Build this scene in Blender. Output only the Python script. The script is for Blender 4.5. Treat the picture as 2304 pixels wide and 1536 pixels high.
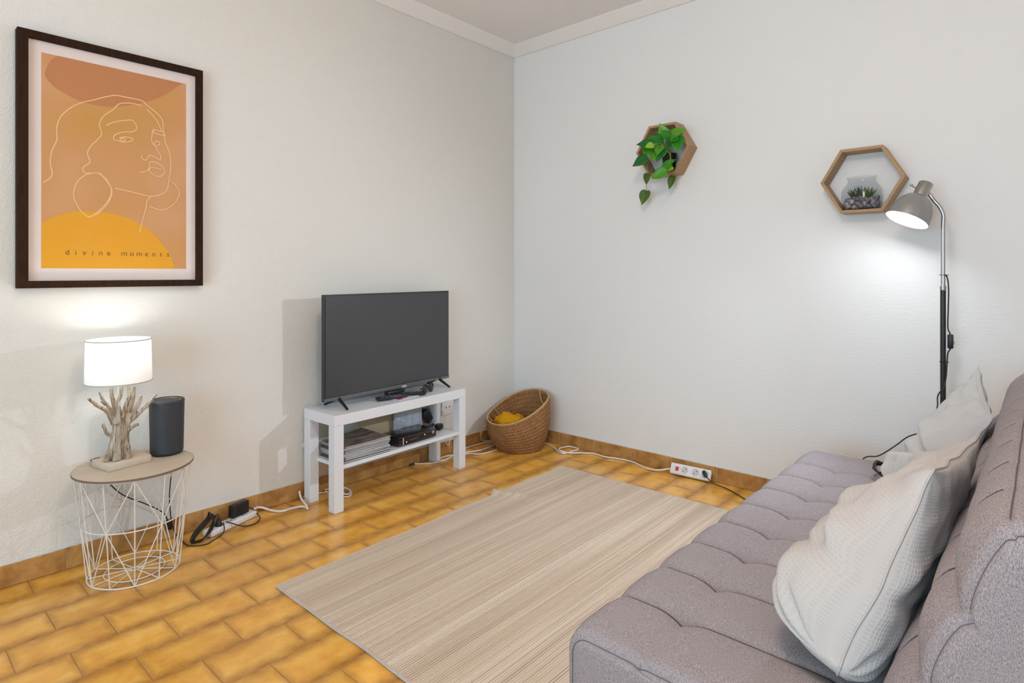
import bpy, bmesh, math, random
from mathutils import Vector, Matrix, noise
random.seed(7)
PI = math.pi
scene = bpy.context.scene
for o in list(bpy.data.objects):
    bpy.data.objects.remove(o)
COL = scene.collection

# ------------------------------------------------------------------ camera
cam_d = bpy.data.cameras.new('camera')
cam = bpy.data.objects.new('camera', cam_d)
COL.objects.link(cam)
cam.location = (-3.118, -2.767, 1.12)
cam.rotation_euler = (PI / 2, 0, math.radians(41.8 - 90))
cam_d.sensor_width = 36.0
cam_d.lens = 20.94
cam_d.shift_y = -154.0 / 2304.0
cam_d.clip_start = 0.02
scene.camera = cam

# ------------------------------------------------------------------ world, daylight, exposure
W = bpy.data.worlds.new('sky')
scene.world = W
W.use_nodes = True
W.node_tree.nodes['Background'].inputs[0].default_value = (0.75, 0.86, 1.0, 1)
W.node_tree.nodes['Background'].inputs[1].default_value = 0.3
scene.view_settings.view_transform = 'Standard'
scene.view_settings.look = 'None'
scene.view_settings.exposure = 0.25
scene.view_settings.gamma = 1.0
scene.view_settings.use_curve_mapping = False
scene.cycles.use_denoising = True
scene.cycles.max_bounces = 7
scene.cycles.diffuse_bounces = 4
scene.cycles.glossy_bounces = 3
scene.cycles.transmission_bounces = 4
scene.cycles.transparent_max_bounces = 8
scene.cycles.use_adaptive_sampling = True
scene.cycles.adaptive_threshold = 0.03
scene.cycles.caustics_reflective = False
scene.cycles.caustics_refractive = False
scene.cycles.sample_clamp_indirect = 6.0

RX, RY, RZ = -5.2, -4.4, 2.675          # room extent: x RX..0, y RY..0, z 0..RZ


def area_light(name, loc, rot, sx, sy, power, color):
    l = bpy.data.lights.new(name, 'AREA')
    l.shape = 'RECTANGLE'
    l.size, l.size_y = sx, sy
    l.energy = power
    l.color = color
    o = bpy.data.objects.new(name, l)
    COL.objects.link(o)
    o.location = loc
    o.rotation_euler = rot
    return o


# daylight entering through the window of the wall behind the camera
P_WINDOW, C_WINDOW = 80.0, (0.49, 0.77, 1.0)
P_CEIL, C_CEIL = 35.0, (1.0, 0.80, 0.70)
BULB_TABLE, C_TABLE = 48.0, (1.0, 0.96, 0.90, 1)
BULB_FLOOR, C_FLOOR = 84.0, (0.82, 0.92, 1.0, 1)
P_BEAM, C_BEAM = 66.0, (0.76, 0.87, 1.0)
area_light('window_daylight', (RX - 0.06, -2.35, 1.1), (0, -PI / 2, 0), 1.7, 2.2, P_WINDOW, C_WINDOW)
# the room's pendant globe, out of view above and behind the camera
_l = bpy.data.lights.new('pendant_light', 'POINT')
_l.energy, _l.color, _l.shadow_soft_size = P_CEIL, C_CEIL, 0.16
_o = bpy.data.objects.new('pendant_light', _l)
COL.objects.link(_o)
_o.location = (-2.5, -2.35, 2.3)


# ------------------------------------------------------------------ colour and material helpers
def s2l(c):
    c = c / 255.0
    return c / 12.92 if c <= 0.04045 else ((c + 0.055) / 1.055) ** 2.4


def rgb(r, g, b):
    return (s2l(r), s2l(g), s2l(b), 1.0)


class Mat:
    """small node-tree helper"""
    def __init__(self, name, color=(0.8, 0.8, 0.8, 1), rough=0.6, metal=0.0, spec=0.4):
        self.m = bpy.data.materials.new(name)
        self.m.use_nodes = True
        self.nt = self.m.node_tree
        self.b = self.nt.nodes['Principled BSDF']
        self.b.inputs['Base Color'].default_value = color
        self.b.inputs['Roughness'].default_value = rough
        self.b.inputs['Metallic'].default_value = metal
        self.b.inputs['Specular IOR Level'].default_value = spec

    def n(self, t, **kw):
        nd = self.nt.nodes.new(t)
        for k, v in kw.items():
            if k.startswith('i_'):
                nd.inputs[k[2:].replace('_', ' ')].default_value = v
            else:
                setattr(nd, k, v)
        return nd

    def l(self, a, b):
        self.nt.links.new(a, b)

    def coord(self, kind='Object', scale=(1, 1, 1), rnd=False):
        tc = self.n('ShaderNodeTexCoord')
        mp = self.n('ShaderNodeMapping')
        mp.inputs['Scale'].default_value = scale
        self.l(tc.outputs[kind], mp.inputs['Vector'])
        if rnd:
            oi = self.n('ShaderNodeObjectInfo')
            m = self.n('ShaderNodeMath', operation='MULTIPLY')
            m.inputs[1].default_value = 137.0
            self.l(oi.outputs['Random'], m.inputs[0])
            self.l(m.outputs[0], mp.inputs['Location'])
        return mp.outputs['Vector']

    def noise(self, vec, scale, detail=3, rough=0.55, dist=0.0):
        nd = self.n('ShaderNodeTexNoise')
        nd.inputs['Scale'].default_value = scale
        nd.inputs['Detail'].default_value = detail
        nd.inputs['Roughness'].default_value = rough
        nd.inputs['Distortion'].default_value = dist
        self.l(vec, nd.inputs['Vector'])
        return nd.outputs['Fac']

    def wave(self, vec, scale, axis='X', dist=0.0, dscale=1.0, profile='SIN'):
        nd = self.n('ShaderNodeTexWave', wave_type='BANDS', bands_direction=axis, wave_profile=profile)
        nd.inputs['Scale'].default_value = scale
        nd.inputs['Distortion'].default_value = dist
        nd.inputs['Detail'].default_value = 2
        nd.inputs['Detail Scale'].default_value = dscale
        self.l(vec, nd.inputs['Vector'])
        return nd.outputs['Fac']

    def ramp(self, fac, stops):
        nd = self.n('ShaderNodeValToRGB')
        e = nd.color_ramp.elements
        while len(e) < len(stops):
            e.new(0.5)
        for i, (p, c) in enumerate(stops):
            e[i].position = p
            e[i].color = c
        self.l(fac, nd.inputs['Fac'])
        return nd.outputs['Color']

    def mix(self, fac, a, b, mode='MIX'):
        nd = self.n('ShaderNodeMix', data_type='RGBA', blend_type=mode)
        for sock, v in ((nd.inputs[0], fac), (nd.inputs[6], a), (nd.inputs[7], b)):
            if isinstance(v, (int, float, tuple)):
                sock.default_value = v
            else:
                self.l(v, sock)
        return nd.outputs[2]

    def math(self, op, a, b=None, clamp=False):
        nd = self.n('ShaderNodeMath', operation=op, use_clamp=clamp)
        for i, v in enumerate((a, b)):
            if v is None:
                continue
            if isinstance(v, (int, float)):
                nd.inputs[i].default_value = v
            else:
                self.l(v, nd.inputs[i])
        return nd.outputs[0]

    def col(self, sock):
        self.l(sock, self.b.inputs['Base Color'])
        return self

    def rough(self, sock):
        self.l(sock, self.b.inputs['Roughness'])

    def bump(self, h, strength=0.3, dist=0.01):
        nd = self.n('ShaderNodeBump')
        nd.inputs['Strength'].default_value = strength
        nd.inputs['Distance'].default_value = dist
        self.l(h, nd.inputs['Height'])
        self.l(nd.outputs[0], self.b.inputs['Normal'])
        return self


def mottled(name, c1, c2, scale=30, rough=0.6, metal=0.0, spec=0.4, bump=0.0, bscale=None):
    m = Mat(name, c1, rough, metal, spec)
    v = m.coord()
    m.col(m.mix(m.noise(v, scale), c1, c2))
    if bump:
        m.bump(m.noise(v, bscale or scale), bump, 0.002)
    return m.m


M = {}


def build_materials():
    # wall paint: rough sprayed plaster
    def plaster(name, c1, c2, b1, b2, stretch):
        m = Mat(name, c1, 0.85, spec=0.2)
        v = m.coord()
        m.col(m.mix(m.noise(v, 1.3, 0), c1, c2))
        vs = m.coord('Object', stretch)
        h = m.noise(vs, 105, 2, 0.7)
        m.bump(h, b1, b2)
        return m.m
    M['wall_l'] = plaster('plaster_rough', rgb(222, 218, 210), rgb(227, 223, 216), 0.7, 0.004, (1, 1, 1))
    M['wall_r'] = plaster('plaster_smooth', rgb(231, 230, 228), rgb(235, 234, 232), 0.3, 0.003, (1, 0.35, 1))  # same paint as the left wall, lightened to carry its brighter light in colour
    M['ceiling'] = mottled('ceiling_paint', rgb(238, 233, 229), rgb(241, 237, 233), 1.2, 0.9, spec=0.1)
    # glazed floor tile, dark fired edges along the long sides
    m = Mat('glazed_tile', rgb(205, 150, 70), 0.28, spec=0.45)
    g = m.n('ShaderNodeTexCoord')
    sp = m.n('ShaderNodeSeparateXYZ')
    m.l(g.outputs['Generated'], sp.inputs[0])
    v = m.coord('Object', (1, 1, 1), True)
    nz = m.noise(v, 9, 4, 0.6)
    nb = m.noise(v, 22, 3, 0.6)

    def edge(sock, length, width):
        a = m.math('SUBTRACT', 0.5, m.math('ABSOLUTE', m.math('SUBTRACT', sock, 0.5)))
        a = m.math('MULTIPLY', a, length / width)
        return m.math('SUBTRACT', 1.0, a, True)
    ey = edge(sp.outputs['Y'], 0.16, 0.046)
    ex = edge(sp.outputs['X'], 0.245, 0.022)
    e = m.math('MAXIMUM', ey, m.math('MULTIPLY', ex, 0.75))
    e = m.math('MULTIPLY', m.math('POWER', e, 1.1), m.math('ADD', m.math('MULTIPLY', nb, 1.3), 0.1), True)
    base = m.ramp(nz, [(0.28, rgb(208, 144, 56)), (0.5, rgb(226, 166, 72)), (0.72, rgb(238, 184, 94))])
    oi = m.n('ShaderNodeObjectInfo')
    hv = m.n('ShaderNodeHueSaturation')
    m.l(base, hv.inputs['Color'])
    m.l(m.math('ADD', m.math('MULTIPLY', oi.outputs['Random'], 0.16), 0.92), hv.inputs['Value'])
    m.col(m.mix(m.math('MULTIPLY', e, 0.85), hv.outputs[0], rgb(132, 80, 30)))
    m.rough(m.math('ADD', m.math('MULTIPLY', nb, 0.14), 0.13))
    m.bump(m.noise(v, 14, 2), 0.12, 0.004)
    M['tile'] = m.m
    M['grout'] = mottled('grout', rgb(186, 138, 84), rgb(150, 104, 56), 40, 0.9)
    M['grout_pale'] = mottled('pale_grout', rgb(214, 184, 150), rgb(196, 160, 120), 60, 0.9)
    m = Mat('skirting_tile', rgb(190, 130, 70), 0.3)
    v = m.coord('Object', (1, 1, 1), True)
    m.col(m.ramp(m.noise(v, 16, 4), [(0.3, rgb(150, 104, 54)), (0.55, rgb(186, 138, 80)), (0.8, rgb(202, 158, 102))]))
    m.bump(m.noise(v, 30, 2), 0.1, 0.003)
    M['skirt'] = m.m
    M['caulk'] = mottled('white_caulk', rgb(226, 222, 214), rgb(210, 200, 188), 90, 0.85, bump=0.6)
    # white furniture foil
    M['white_foil'] = mottled('white_foil', rgb(226, 226, 228), rgb(220, 220, 223), 5, 0.38)
    M['white_plastic'] = mottled('white_plastic', rgb(232, 230, 228), rgb(224, 222, 220), 20, 0.35)
    M['socket_hole'] = mottled('socket_recess', rgb(205, 203, 200), rgb(190, 190, 190), 20, 0.5)
    M['white_wire'] = mottled('white_enamel_wire', rgb(232, 226, 218), rgb(222, 214, 205), 30, 0.4)
    M['white_cable'] = mottled('white_cable', rgb(235, 226, 218), rgb(225, 214, 204), 40, 0.45)
    M['black_plastic'] = mottled('black_plastic', rgb(26, 25, 26), rgb(34, 32, 33), 40, 0.4)
    M['black_cable'] = mottled('black_cable', rgb(30, 24, 23), rgb(40, 33, 31), 40, 0.45)
    M['gloss_black'] = mottled('gloss_black', rgb(26, 20, 19), rgb(34, 27, 25), 10, 0.12, spec=0.6)
    M['dark_hole'] = mottled('dark_recess', rgb(16, 16, 17), rgb(24, 24, 26), 40, 0.7)
    m = Mat('screen_glass', rgb(66, 67, 69), 0.2, spec=0.5)  # grey base stands in for the bright room's reflection on a dark screen
    v = m.coord()
    m.col(m.mix(m.noise(v, 300, 1), rgb(62, 63, 65), rgb(68, 69, 71)))
    M['screen'] = m.m
    M['tv_trim'] = mottled('tv_bezel', rgb(46, 46, 48), rgb(58, 58, 60), 60, 0.35)
    M['tv_sill'] = mottled('tv_bottom_bezel', rgb(104, 104, 106), rgb(92, 92, 94), 40, 0.4)
    # woods
    def wood(name, dark, light, scale=(1, 1, 1), rough=0.5, wscale=9.0):
        m = Mat(name, light, rough)
        v = m.coord('Object', scale, True)
        w = m.wave(v, wscale, 'Y', 5.0, 1.6)
        nz = m.noise(v, 40, 4)
        m.col(m.mix(m.math('MULTIPLY', m.math('ADD', w, nz), 0.5), dark, light))
        m.bump(nz, 0.15, 0.002)
        return m.m
    M['shelf_wood'] = wood('shelf_pine', rgb(152, 116, 80), rgb(190, 154, 112), (5, 5, 2), 0.5)
    M['pale_oak'] = wood('pale_oak', rgb(176, 158, 138), rgb(206, 190, 170), (1.2, 7, 1), 0.5, 5.0)
    M['oak_edge'] = mottled('oak_edge_band', rgb(128, 110, 92), rgb(110, 94, 80), 30, 0.6)
    M['frame_wood'] = wood('dark_frame_wood', rgb(38, 22, 12), rgb(56, 35, 22), (6, 1, 1), 0.75)
    M['frame_wood'].node_tree.nodes['Principled BSDF'].inputs['Specular IOR Level'].default_value = 0.12
    m = Mat('driftwood', rgb(178, 162, 142), 0.85, spec=0.2)
    v = m.coord('Object', (9, 9, 1.1))
    nz = m.noise(v, 14, 5, 0.65, 0.6)
    m.col(m.ramp(nz, [(0.34, rgb(92, 76, 60)), (0.48, rgb(160, 144, 124)), (0.66, rgb(200, 188, 172))]))
    m.bump(nz, 0.8, 0.006)
    M['driftwood'] = m.m
    M['lamp_block'] = mottled('sanded_block', rgb(206, 190, 170), rgb(194, 176, 155), 22, 0.7)
    # lamp shade fabric: lets light through
    m = Mat('shade_fabric', rgb(240, 238, 234), 0.9, spec=0.1)
    v = m.coord('Object', (1, 1, 1))
    weave = m.noise(v, 500, 1)
    c = m.mix(weave, rgb(236, 234, 230), rgb(246, 244, 241))
    m.col(c)
    tr = m.n('ShaderNodeBsdfTranslucent')
    m.l(c, tr.inputs['Color'])
    mx = m.n('ShaderNodeMixShader')
    mx.inputs[0].default_value = 0.13
    m.l(m.b.outputs[0], mx.inputs[1])
    m.l(tr.outputs[0], mx.inputs[2])
    m.l(mx.outputs[0], m.nt.nodes['Material Output'].inputs['Surface'])
    M['shade'] = m.m
    M['shade_trim'] = mottled('shade_trim', rgb(186, 184, 180), rgb(172, 170, 166), 60, 0.7)

    def glow(name, col, strength):
        m = Mat(name, (1, 1, 1, 1))
        v = m.coord()
        c = m.mix(m.noise(v, 4, 1), col, tuple(min(1, x * 1.02) for x in col[:3]) + (1,))
        m.l(c, m.b.inputs['Emission Color'])
        m.b.inputs['Emission Strength'].default_value = strength
        return m.m
    M['bulb_table'] = glow('lit_bulb_table', C_TABLE, BULB_TABLE)
    M['bulb_floor'] = glow('lit_bulb_floor', C_FLOOR, BULB_FLOOR)
    M['red_glow'] = glow('lit_red_switch', (0.75, 0.03, 0.02, 1), 0.5)
    M['red_switch'] = mottled('red_switch', rgb(214, 22, 16), rgb(200, 16, 12), 20, 0.3)
    M['led'] = glow('lit_status_led', (1.0, 0.55, 0.25, 1), 1.2)
    # metals
    M['nickel'] = mottled('brushed_nickel', rgb(178, 176, 172), rgb(160, 158, 154), 60, 0.3, 1.0)
    M['chrome'] = mottled('chrome', rgb(190, 190, 192), rgb(176, 176, 178), 30, 0.14, 1.0)
    M['lamp_grey'] = mottled('lamp_grey_enamel', rgb(160, 158, 156), rgb(150, 148, 146), 40, 0.38, 0.5)
    M['lamp_inner'] = mottled('lamp_inner_white', rgb(242, 240, 236), rgb(238, 236, 232), 40, 0.6)
    M['dark_pole'] = mottled('dark_grey_pole', rgb(62, 60, 60), rgb(52, 50, 50), 60, 0.35, 0.5)
    # speaker
    m = Mat('speaker_grille', rgb(58, 59, 63), 0.55)
    tc = m.n('ShaderNodeTexCoord')
    br = m.n('ShaderNodeTexChecker')
    mp = m.n('ShaderNodeMapping')
    mp.inputs['Scale'].default_value = (1, 1, 1)
    m.l(tc.outputs['UV'], mp.inputs[0])
    wx = m.wave(mp.outputs[0], 30.0, 'X')
    wy = m.wave(mp.outputs[0], 17.0, 'Y')
    dots = m.math('MULTIPLY', wx, wy)
    m.col(m.ramp(dots, [(0.12, rgb(62, 63, 68)), (0.5, rgb(24, 24, 27))]))
    m.bump(dots, -0.5, 0.002)
    M['grille'] = m.m
    M['speaker_body'] = mottled('speaker_body', rgb(50, 51, 55), rgb(44, 45, 49), 80, 0.45)
    # art
    m = Mat('art_print', rgb(205, 150, 100), 0.7, spec=0.2)
    v = m.coord('Object')
    big = m.noise(v, 2.2, 2)
    base = m.ramp(big, [(0.32, rgb(200, 150, 80)), (0.5, rgb(205, 152, 102)), (0.68, rgb(214, 164, 128))])
    m.col(m.mix(m.math('MULTIPLY', m.noise(v, 260, 2), 0.3), base, rgb(176, 120, 70)))
    M['print'] = m.m
    m = Mat('art_rust', rgb(196, 122, 74), 0.7, spec=0.2)
    v = m.coord('Object')
    m.col(m.mix(m.math('MULTIPLY', m.noise(v, 220, 2), 0.5), rgb(192, 132, 90), rgb(172, 110, 70)))
    M['rust'] = m.m
    m = Mat('art_yellow', rgb(226, 160, 40), 0.7, spec=0.2)
    v = m.coord('Object')
    m.col(m.mix(m.noise(v, 4, 2), rgb(222, 156, 28), rgb(222, 158, 62)))
    M['yellow'] = m.m
    M['art_line'] = mottled('art_line', rgb(234, 190, 138), rgb(228, 184, 130), 50, 0.7)
    M['art_text'] = mottled('art_lettering', rgb(120, 84, 30), rgb(104, 70, 24), 60, 0.7)
    M['mat_board'] = mottled('mat_board', rgb(226, 212, 204), rgb(222, 208, 201), 30, 0.9)
    # thin clear glass
    def glass(name, tint, refl=1.0):
        m = bpy.data.materials.new(name)
        m.use_nodes = True
        nt = m.node_tree
        nt.nodes.remove(nt.nodes['Principled BSDF'])
        t = nt.nodes.new('ShaderNodeBsdfTransparent')
        gl = nt.nodes.new('ShaderNodeBsdfGlossy')
        fr = nt.nodes.new('ShaderNodeLayerWeight')
        mx = nt.nodes.new('ShaderNodeMixShader')
        t.inputs[0].default_value = tint
        gl.inputs['Roughness'].default_value = 0.05
        fr.inputs['Blend'].default_value = 0.30
        ge = nt.nodes.new('ShaderNodeNewGeometry')
        inv = nt.nodes.new('ShaderNodeMath')
        inv.operation = 'SUBTRACT'
        inv.inputs[0].default_value = 0.55
        mul = nt.nodes.new('ShaderNodeMath')
        mul.operation = 'MULTIPLY'
        mul.use_clamp = True
        nt.links.new(ge.outputs['Backfacing'], inv.inputs[1])
        nt.links.new(inv.outputs[0], mul.inputs[0])
        nt.links.new(fr.outputs[0], mul.inputs[1])
        nt.links.new(mul.outputs[0], mx.inputs[0])
        nt.links.new(t.outputs[0], mx.inputs[1])
        nt.links.new(gl.outputs[0], mx.inputs[2])
        nt.links.new(mx.outputs[0], nt.nodes['Material Output'].inputs['Surface'])
        return m
    M['glass'] = glass('clear_glass', (0.86, 0.88, 0.89, 1))
    # sofa fabric
    m = Mat('melange_fabric', rgb(150, 140, 140), 0.95, spec=0.1)
    v = m.coord('Object')
    v2 = m.coord('Object', (1, 3.0, 1))
    n1 = m.noise(v2, 270, 3, 0.7)
    n2 = m.noise(v, 800, 2, 0.6)
    f = m.math('ADD', m.math('MULTIPLY', n1, 0.65), m.math('MULTIPLY', n2, 0.35))
    m.col(m.ramp(f, [(0.34, rgb(106, 98, 99)), (0.5, rgb(152, 143, 144)), (0.66, rgb(188, 178, 178))]))
    m.bump(f, 0.35, 0.002)
    M['sofa'] = m.m
    M['seam'] = mottled('stitching_and_crease_shade', rgb(88, 80, 82), rgb(78, 71, 74), 80, 0.95)  # seam thread, dark enough to draw crease shade on the backrest pleats
    M['seam_light'] = mottled('grey_stitching', rgb(112, 104, 107), rgb(100, 93, 96), 80, 0.95)
    # cushion waffle fabric
    m = Mat('waffle_fabric', rgb(214, 206, 196), 0.95, spec=0.1)
    tc = m.n('ShaderNodeTexCoord')
    wx = m.wave(tc.outputs['UV'], 21.0, 'X')
    wy = m.wave(tc.outputs['UV'], 21.0, 'Y')
    h = m.math('MAXIMUM', wx, wy)
    v = m.coord()
    m.col(m.mix(m.math('MULTIPLY', h, 0.6), rgb(186, 180, 175), rgb(198, 192, 187)))
    m.bump(h, 0.25, 0.003)
    M['waffle'] = m.m
    m = Mat('waffle_fabric_grey', rgb(202, 200, 196), 0.95, spec=0.1)
    tc = m.n('ShaderNodeTexCoord')
    wx = m.wave(tc.outputs['UV'], 21.0, 'X')
    wy = m.wave(tc.outputs['UV'], 21.0, 'Y')
    h = m.math('MAXIMUM', wx, wy)
    m.col(m.mix(m.math('MULTIPLY', h, 0.6), rgb(190, 189, 187), rgb(203, 202, 200)))
    m.bump(h, 0.22, 0.003)
    M['waffle_grey'] = m.m
    # rug
    m = Mat('striped_rug', rgb(200, 178, 150), 0.95, spec=0.1)
    strength = m.noise(m.coord('Object', (0.7, 95, 1)), 1.0, 2, 0.6)      # some weft joints are darker than others
    band = m.noise(m.coord('Object', (0.3, 12, 1)), 1.0, 2, 0.5)
    warp = m.wave(m.coord('Object', (1, 0.02, 1)), 58, 'X')
    rib = m.wave(m.coord('Object', (0.01, 1, 1)), 36, 'Y', 0.9, 0.6)
    spk = m.noise(m.coord('Object', (1, 1, 1)), 300, 2, 0.7)
    ln = m.math('POWER', rib, 4.0)
    st = m.math('MULTIPLY', m.math('SUBTRACT', strength, 0.36), 4.2, True)
    dark = m.math('MULTIPLY', m.math('MULTIPLY', ln, st), m.math('ADD', m.math('MULTIPLY', warp, 0.5), 0.42))
    cbase = m.ramp(band, [(0.32, rgb(204, 181, 157)), (0.5, rgb(216, 195, 172)), (0.68, rgb(224, 206, 185))])
    cc = m.mix(m.math('MULTIPLY', m.math('SUBTRACT', spk, 0.25), 0.55, True), cbase, rgb(176, 152, 130))
    m.col(m.mix(m.math('MULTIPLY', dark, 1.15, True), cc, rgb(106, 84, 68)))
    m.bump(m.math('ADD', m.math('MULTIPLY', m.math('SUBTRACT', 1.0, rib), 0.9), m.math('ADD', m.math('MULTIPLY', warp, 0.3), m.math('MULTIPLY', spk, 0.8))), 0.5, 0.003)
    M['rug'] = m.m
    M['rug_edge'] = mottled('rug_edge_binding', rgb(206, 194, 182), rgb(160, 144, 136), 200, 0.95)
    # basket
    m = Mat('woven_palm', rgb(180, 130, 80), 0.8, spec=0.2)
    tc = m.n('ShaderNodeTexCoord')
    br = m.n('ShaderNodeTexBrick')
    br.inputs['Scale'].default_value = 1.0
    br.inputs['Brick Width'].default_value = 0.014
    br.inputs['Row Height'].default_value = 0.028
    br.inputs['Mortar Size'].default_value = 0.003
    br.inputs['Mortar Smooth'].default_value = 0.8
    m.l(tc.outputs['UV'], br.inputs['Vector'])
    v = m.coord('Object', (1, 1, 2.5))
    nz = m.noise(v, 120, 3, 0.7)
    big = m.noise(m.coord(), 14, 3)
    c = m.ramp(nz, [(0.3, rgb(116, 76, 44)), (0.5, rgb(176, 128, 82)), (0.7, rgb(214, 172, 122))])
    c = m.mix(m.math('MULTIPLY', big, 0.5), c, rgb(142, 96, 56), 'MULTIPLY')
    m.col(m.mix(m.math('MULTIPLY', br.outputs['Fac'], 0.35), c, rgb(96, 64, 38)))
    m.bump(m.math('SUBTRACT', m.math('MULTIPLY', nz, 1.5), m.math('MULTIPLY', br.outputs['Fac'], 0.5)), 0.6, 0.005)
    M['palm'] = m.m
    M['rope'] = mottled('palm_rope', rgb(206, 172, 128), rgb(176, 138, 94), 90, 0.85, bump=0.6)
    M['yellow_cloth'] = mottled('mustard_cloth', rgb(214, 156, 30), rgb(196, 136, 22), 24, 0.9, spec=0.1, bump=0.3, bscale=200)
    # plants
    m = Mat('pothos_leaf', rgb(60, 140, 40), 0.35)
    oi = m.n('ShaderNodeObjectInfo')
    v = m.coord('Object', (1, 1, 1), True)
    c = m.ramp(oi.outputs['Random'], [(0.0, rgb(28, 98, 36)), (0.5, rgb(52, 148, 36)), (1.0, rgb(112, 178, 40))])
    m.col(m.mix(m.math('MULTIPLY', m.noise(v, 40, 3), 0.5), c, rgb(20, 82, 28)))
    M['leaf'] = m.m
    M['leaf_olive'] = mottled('olive_pothos_leaf', rgb(86, 112, 40), rgb(66, 92, 32), 60, 0.45)  # duller olive green of the lowest leaves
    M['leaf_lime'] = mottled('young_pothos_leaf', rgb(150, 196, 44), rgb(128, 184, 40), 60, 0.4)
    M['stem'] = mottled('pothos_stem', rgb(140, 160, 70), rgb(112, 140, 56), 60, 0.5)
    M['succulent'] = mottled('succulent_leaf', rgb(52, 62, 44), rgb(78, 92, 52), 120, 0.5)
    M['succulent_green'] = mottled('succulent_leaf_green', rgb(86, 108, 40), rgb(64, 88, 32), 120, 0.5)
    m = Mat('pebble', rgb(120, 112, 112), 0.7)
    oi = m.n('ShaderNodeObjectInfo')
    v = m.coord('Object', (1, 1, 1), True)
    c = m.ramp(oi.outputs['Random'], [(0.0, rgb(118, 110, 114)), (0.5, rgb(164, 154, 158)), (1.0, rgb(200, 190, 190))])
    m.col(m.mix(m.math('MULTIPLY', m.noise(v, 120, 3), 0.5), c, rgb(90, 82, 84)))
    M['pebble'] = m.m
    # paper goods
    M['pages'] = mottled('page_edges', rgb(214, 210, 206), rgb(176, 172, 170), 320, 0.9)
    m = Mat('magazine_cover', rgb(120, 110, 105), 0.35)
    oi = m.n('ShaderNodeObjectInfo')
    v = m.coord('Object', (1, 1, 1), True)
    c = m.ramp(oi.outputs['Random'], [(0.0, rgb(70, 66, 66)), (0.4, rgb(150, 146, 144)), (1.0, rgb(206, 204, 202))])
    m.col(m.mix(m.math('MULTIPLY', m.noise(v, 14, 3), 0.6), c, rgb(60, 54, 52)))
    M['cover'] = m.m
    m = Mat('top_magazine_cover', rgb(92, 82, 78), 0.35)
    v = m.coord('Object', (3, 9, 1))
    m.col(m.ramp(m.noise(v, 3, 4), [(0.35, rgb(74, 64, 60)), (0.5, rgb(116, 104, 98)), (0.62, rgb(150, 134, 122))]))
    M['cover_top'] = m.m
    M['manila'] = mottled('manila_card', rgb(198, 178, 148), rgb(186, 166, 136), 12, 0.8)
    M['brown_card'] = mottled('brown_card', rgb(168, 122, 70), rgb(150, 106, 60), 12, 0.8)
    m = Mat('clear_bag', rgb(206, 212, 222), 0.25)
    m.b.inputs['Transmission Weight'].default_value = 0.0
    tr = m.n('ShaderNodeBsdfTransparent')
    mx = m.n('ShaderNodeMixShader')
    v = m.coord()
    m.l(m.math('ADD', m.math('MULTIPLY', m.noise(v, 18, 3), 0.3), 0.25), mx.inputs[0])
    m.l(m.b.outputs[0], mx.inputs[1])
    m.l(tr.outputs[0], mx.inputs[2])
    m.l(mx.outputs[0], m.nt.nodes['Material Output'].inputs['Surface'])
    M['bag'] = m.m
    M['pink'] = mottled('pink_print', rgb(206, 60, 86), rgb(190, 50, 76), 30, 0.5)
    M['booklet'] = mottled('pale_booklet', rgb(216, 214, 216), rgb(190, 188, 196), 40, 0.5)
    M['remote_navy'] = mottled('remote_dark', rgb(34, 34, 44), rgb(42, 42, 54), 40, 0.35)
    M['button'] = mottled('remote_button', rgb(110, 110, 122), rgb(90, 90, 100), 40, 0.5)
    M['wood_leg'] = mottled('dark_leg', rgb(52, 44, 40), rgb(44, 37, 34), 30, 0.5)


build_materials()


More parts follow.
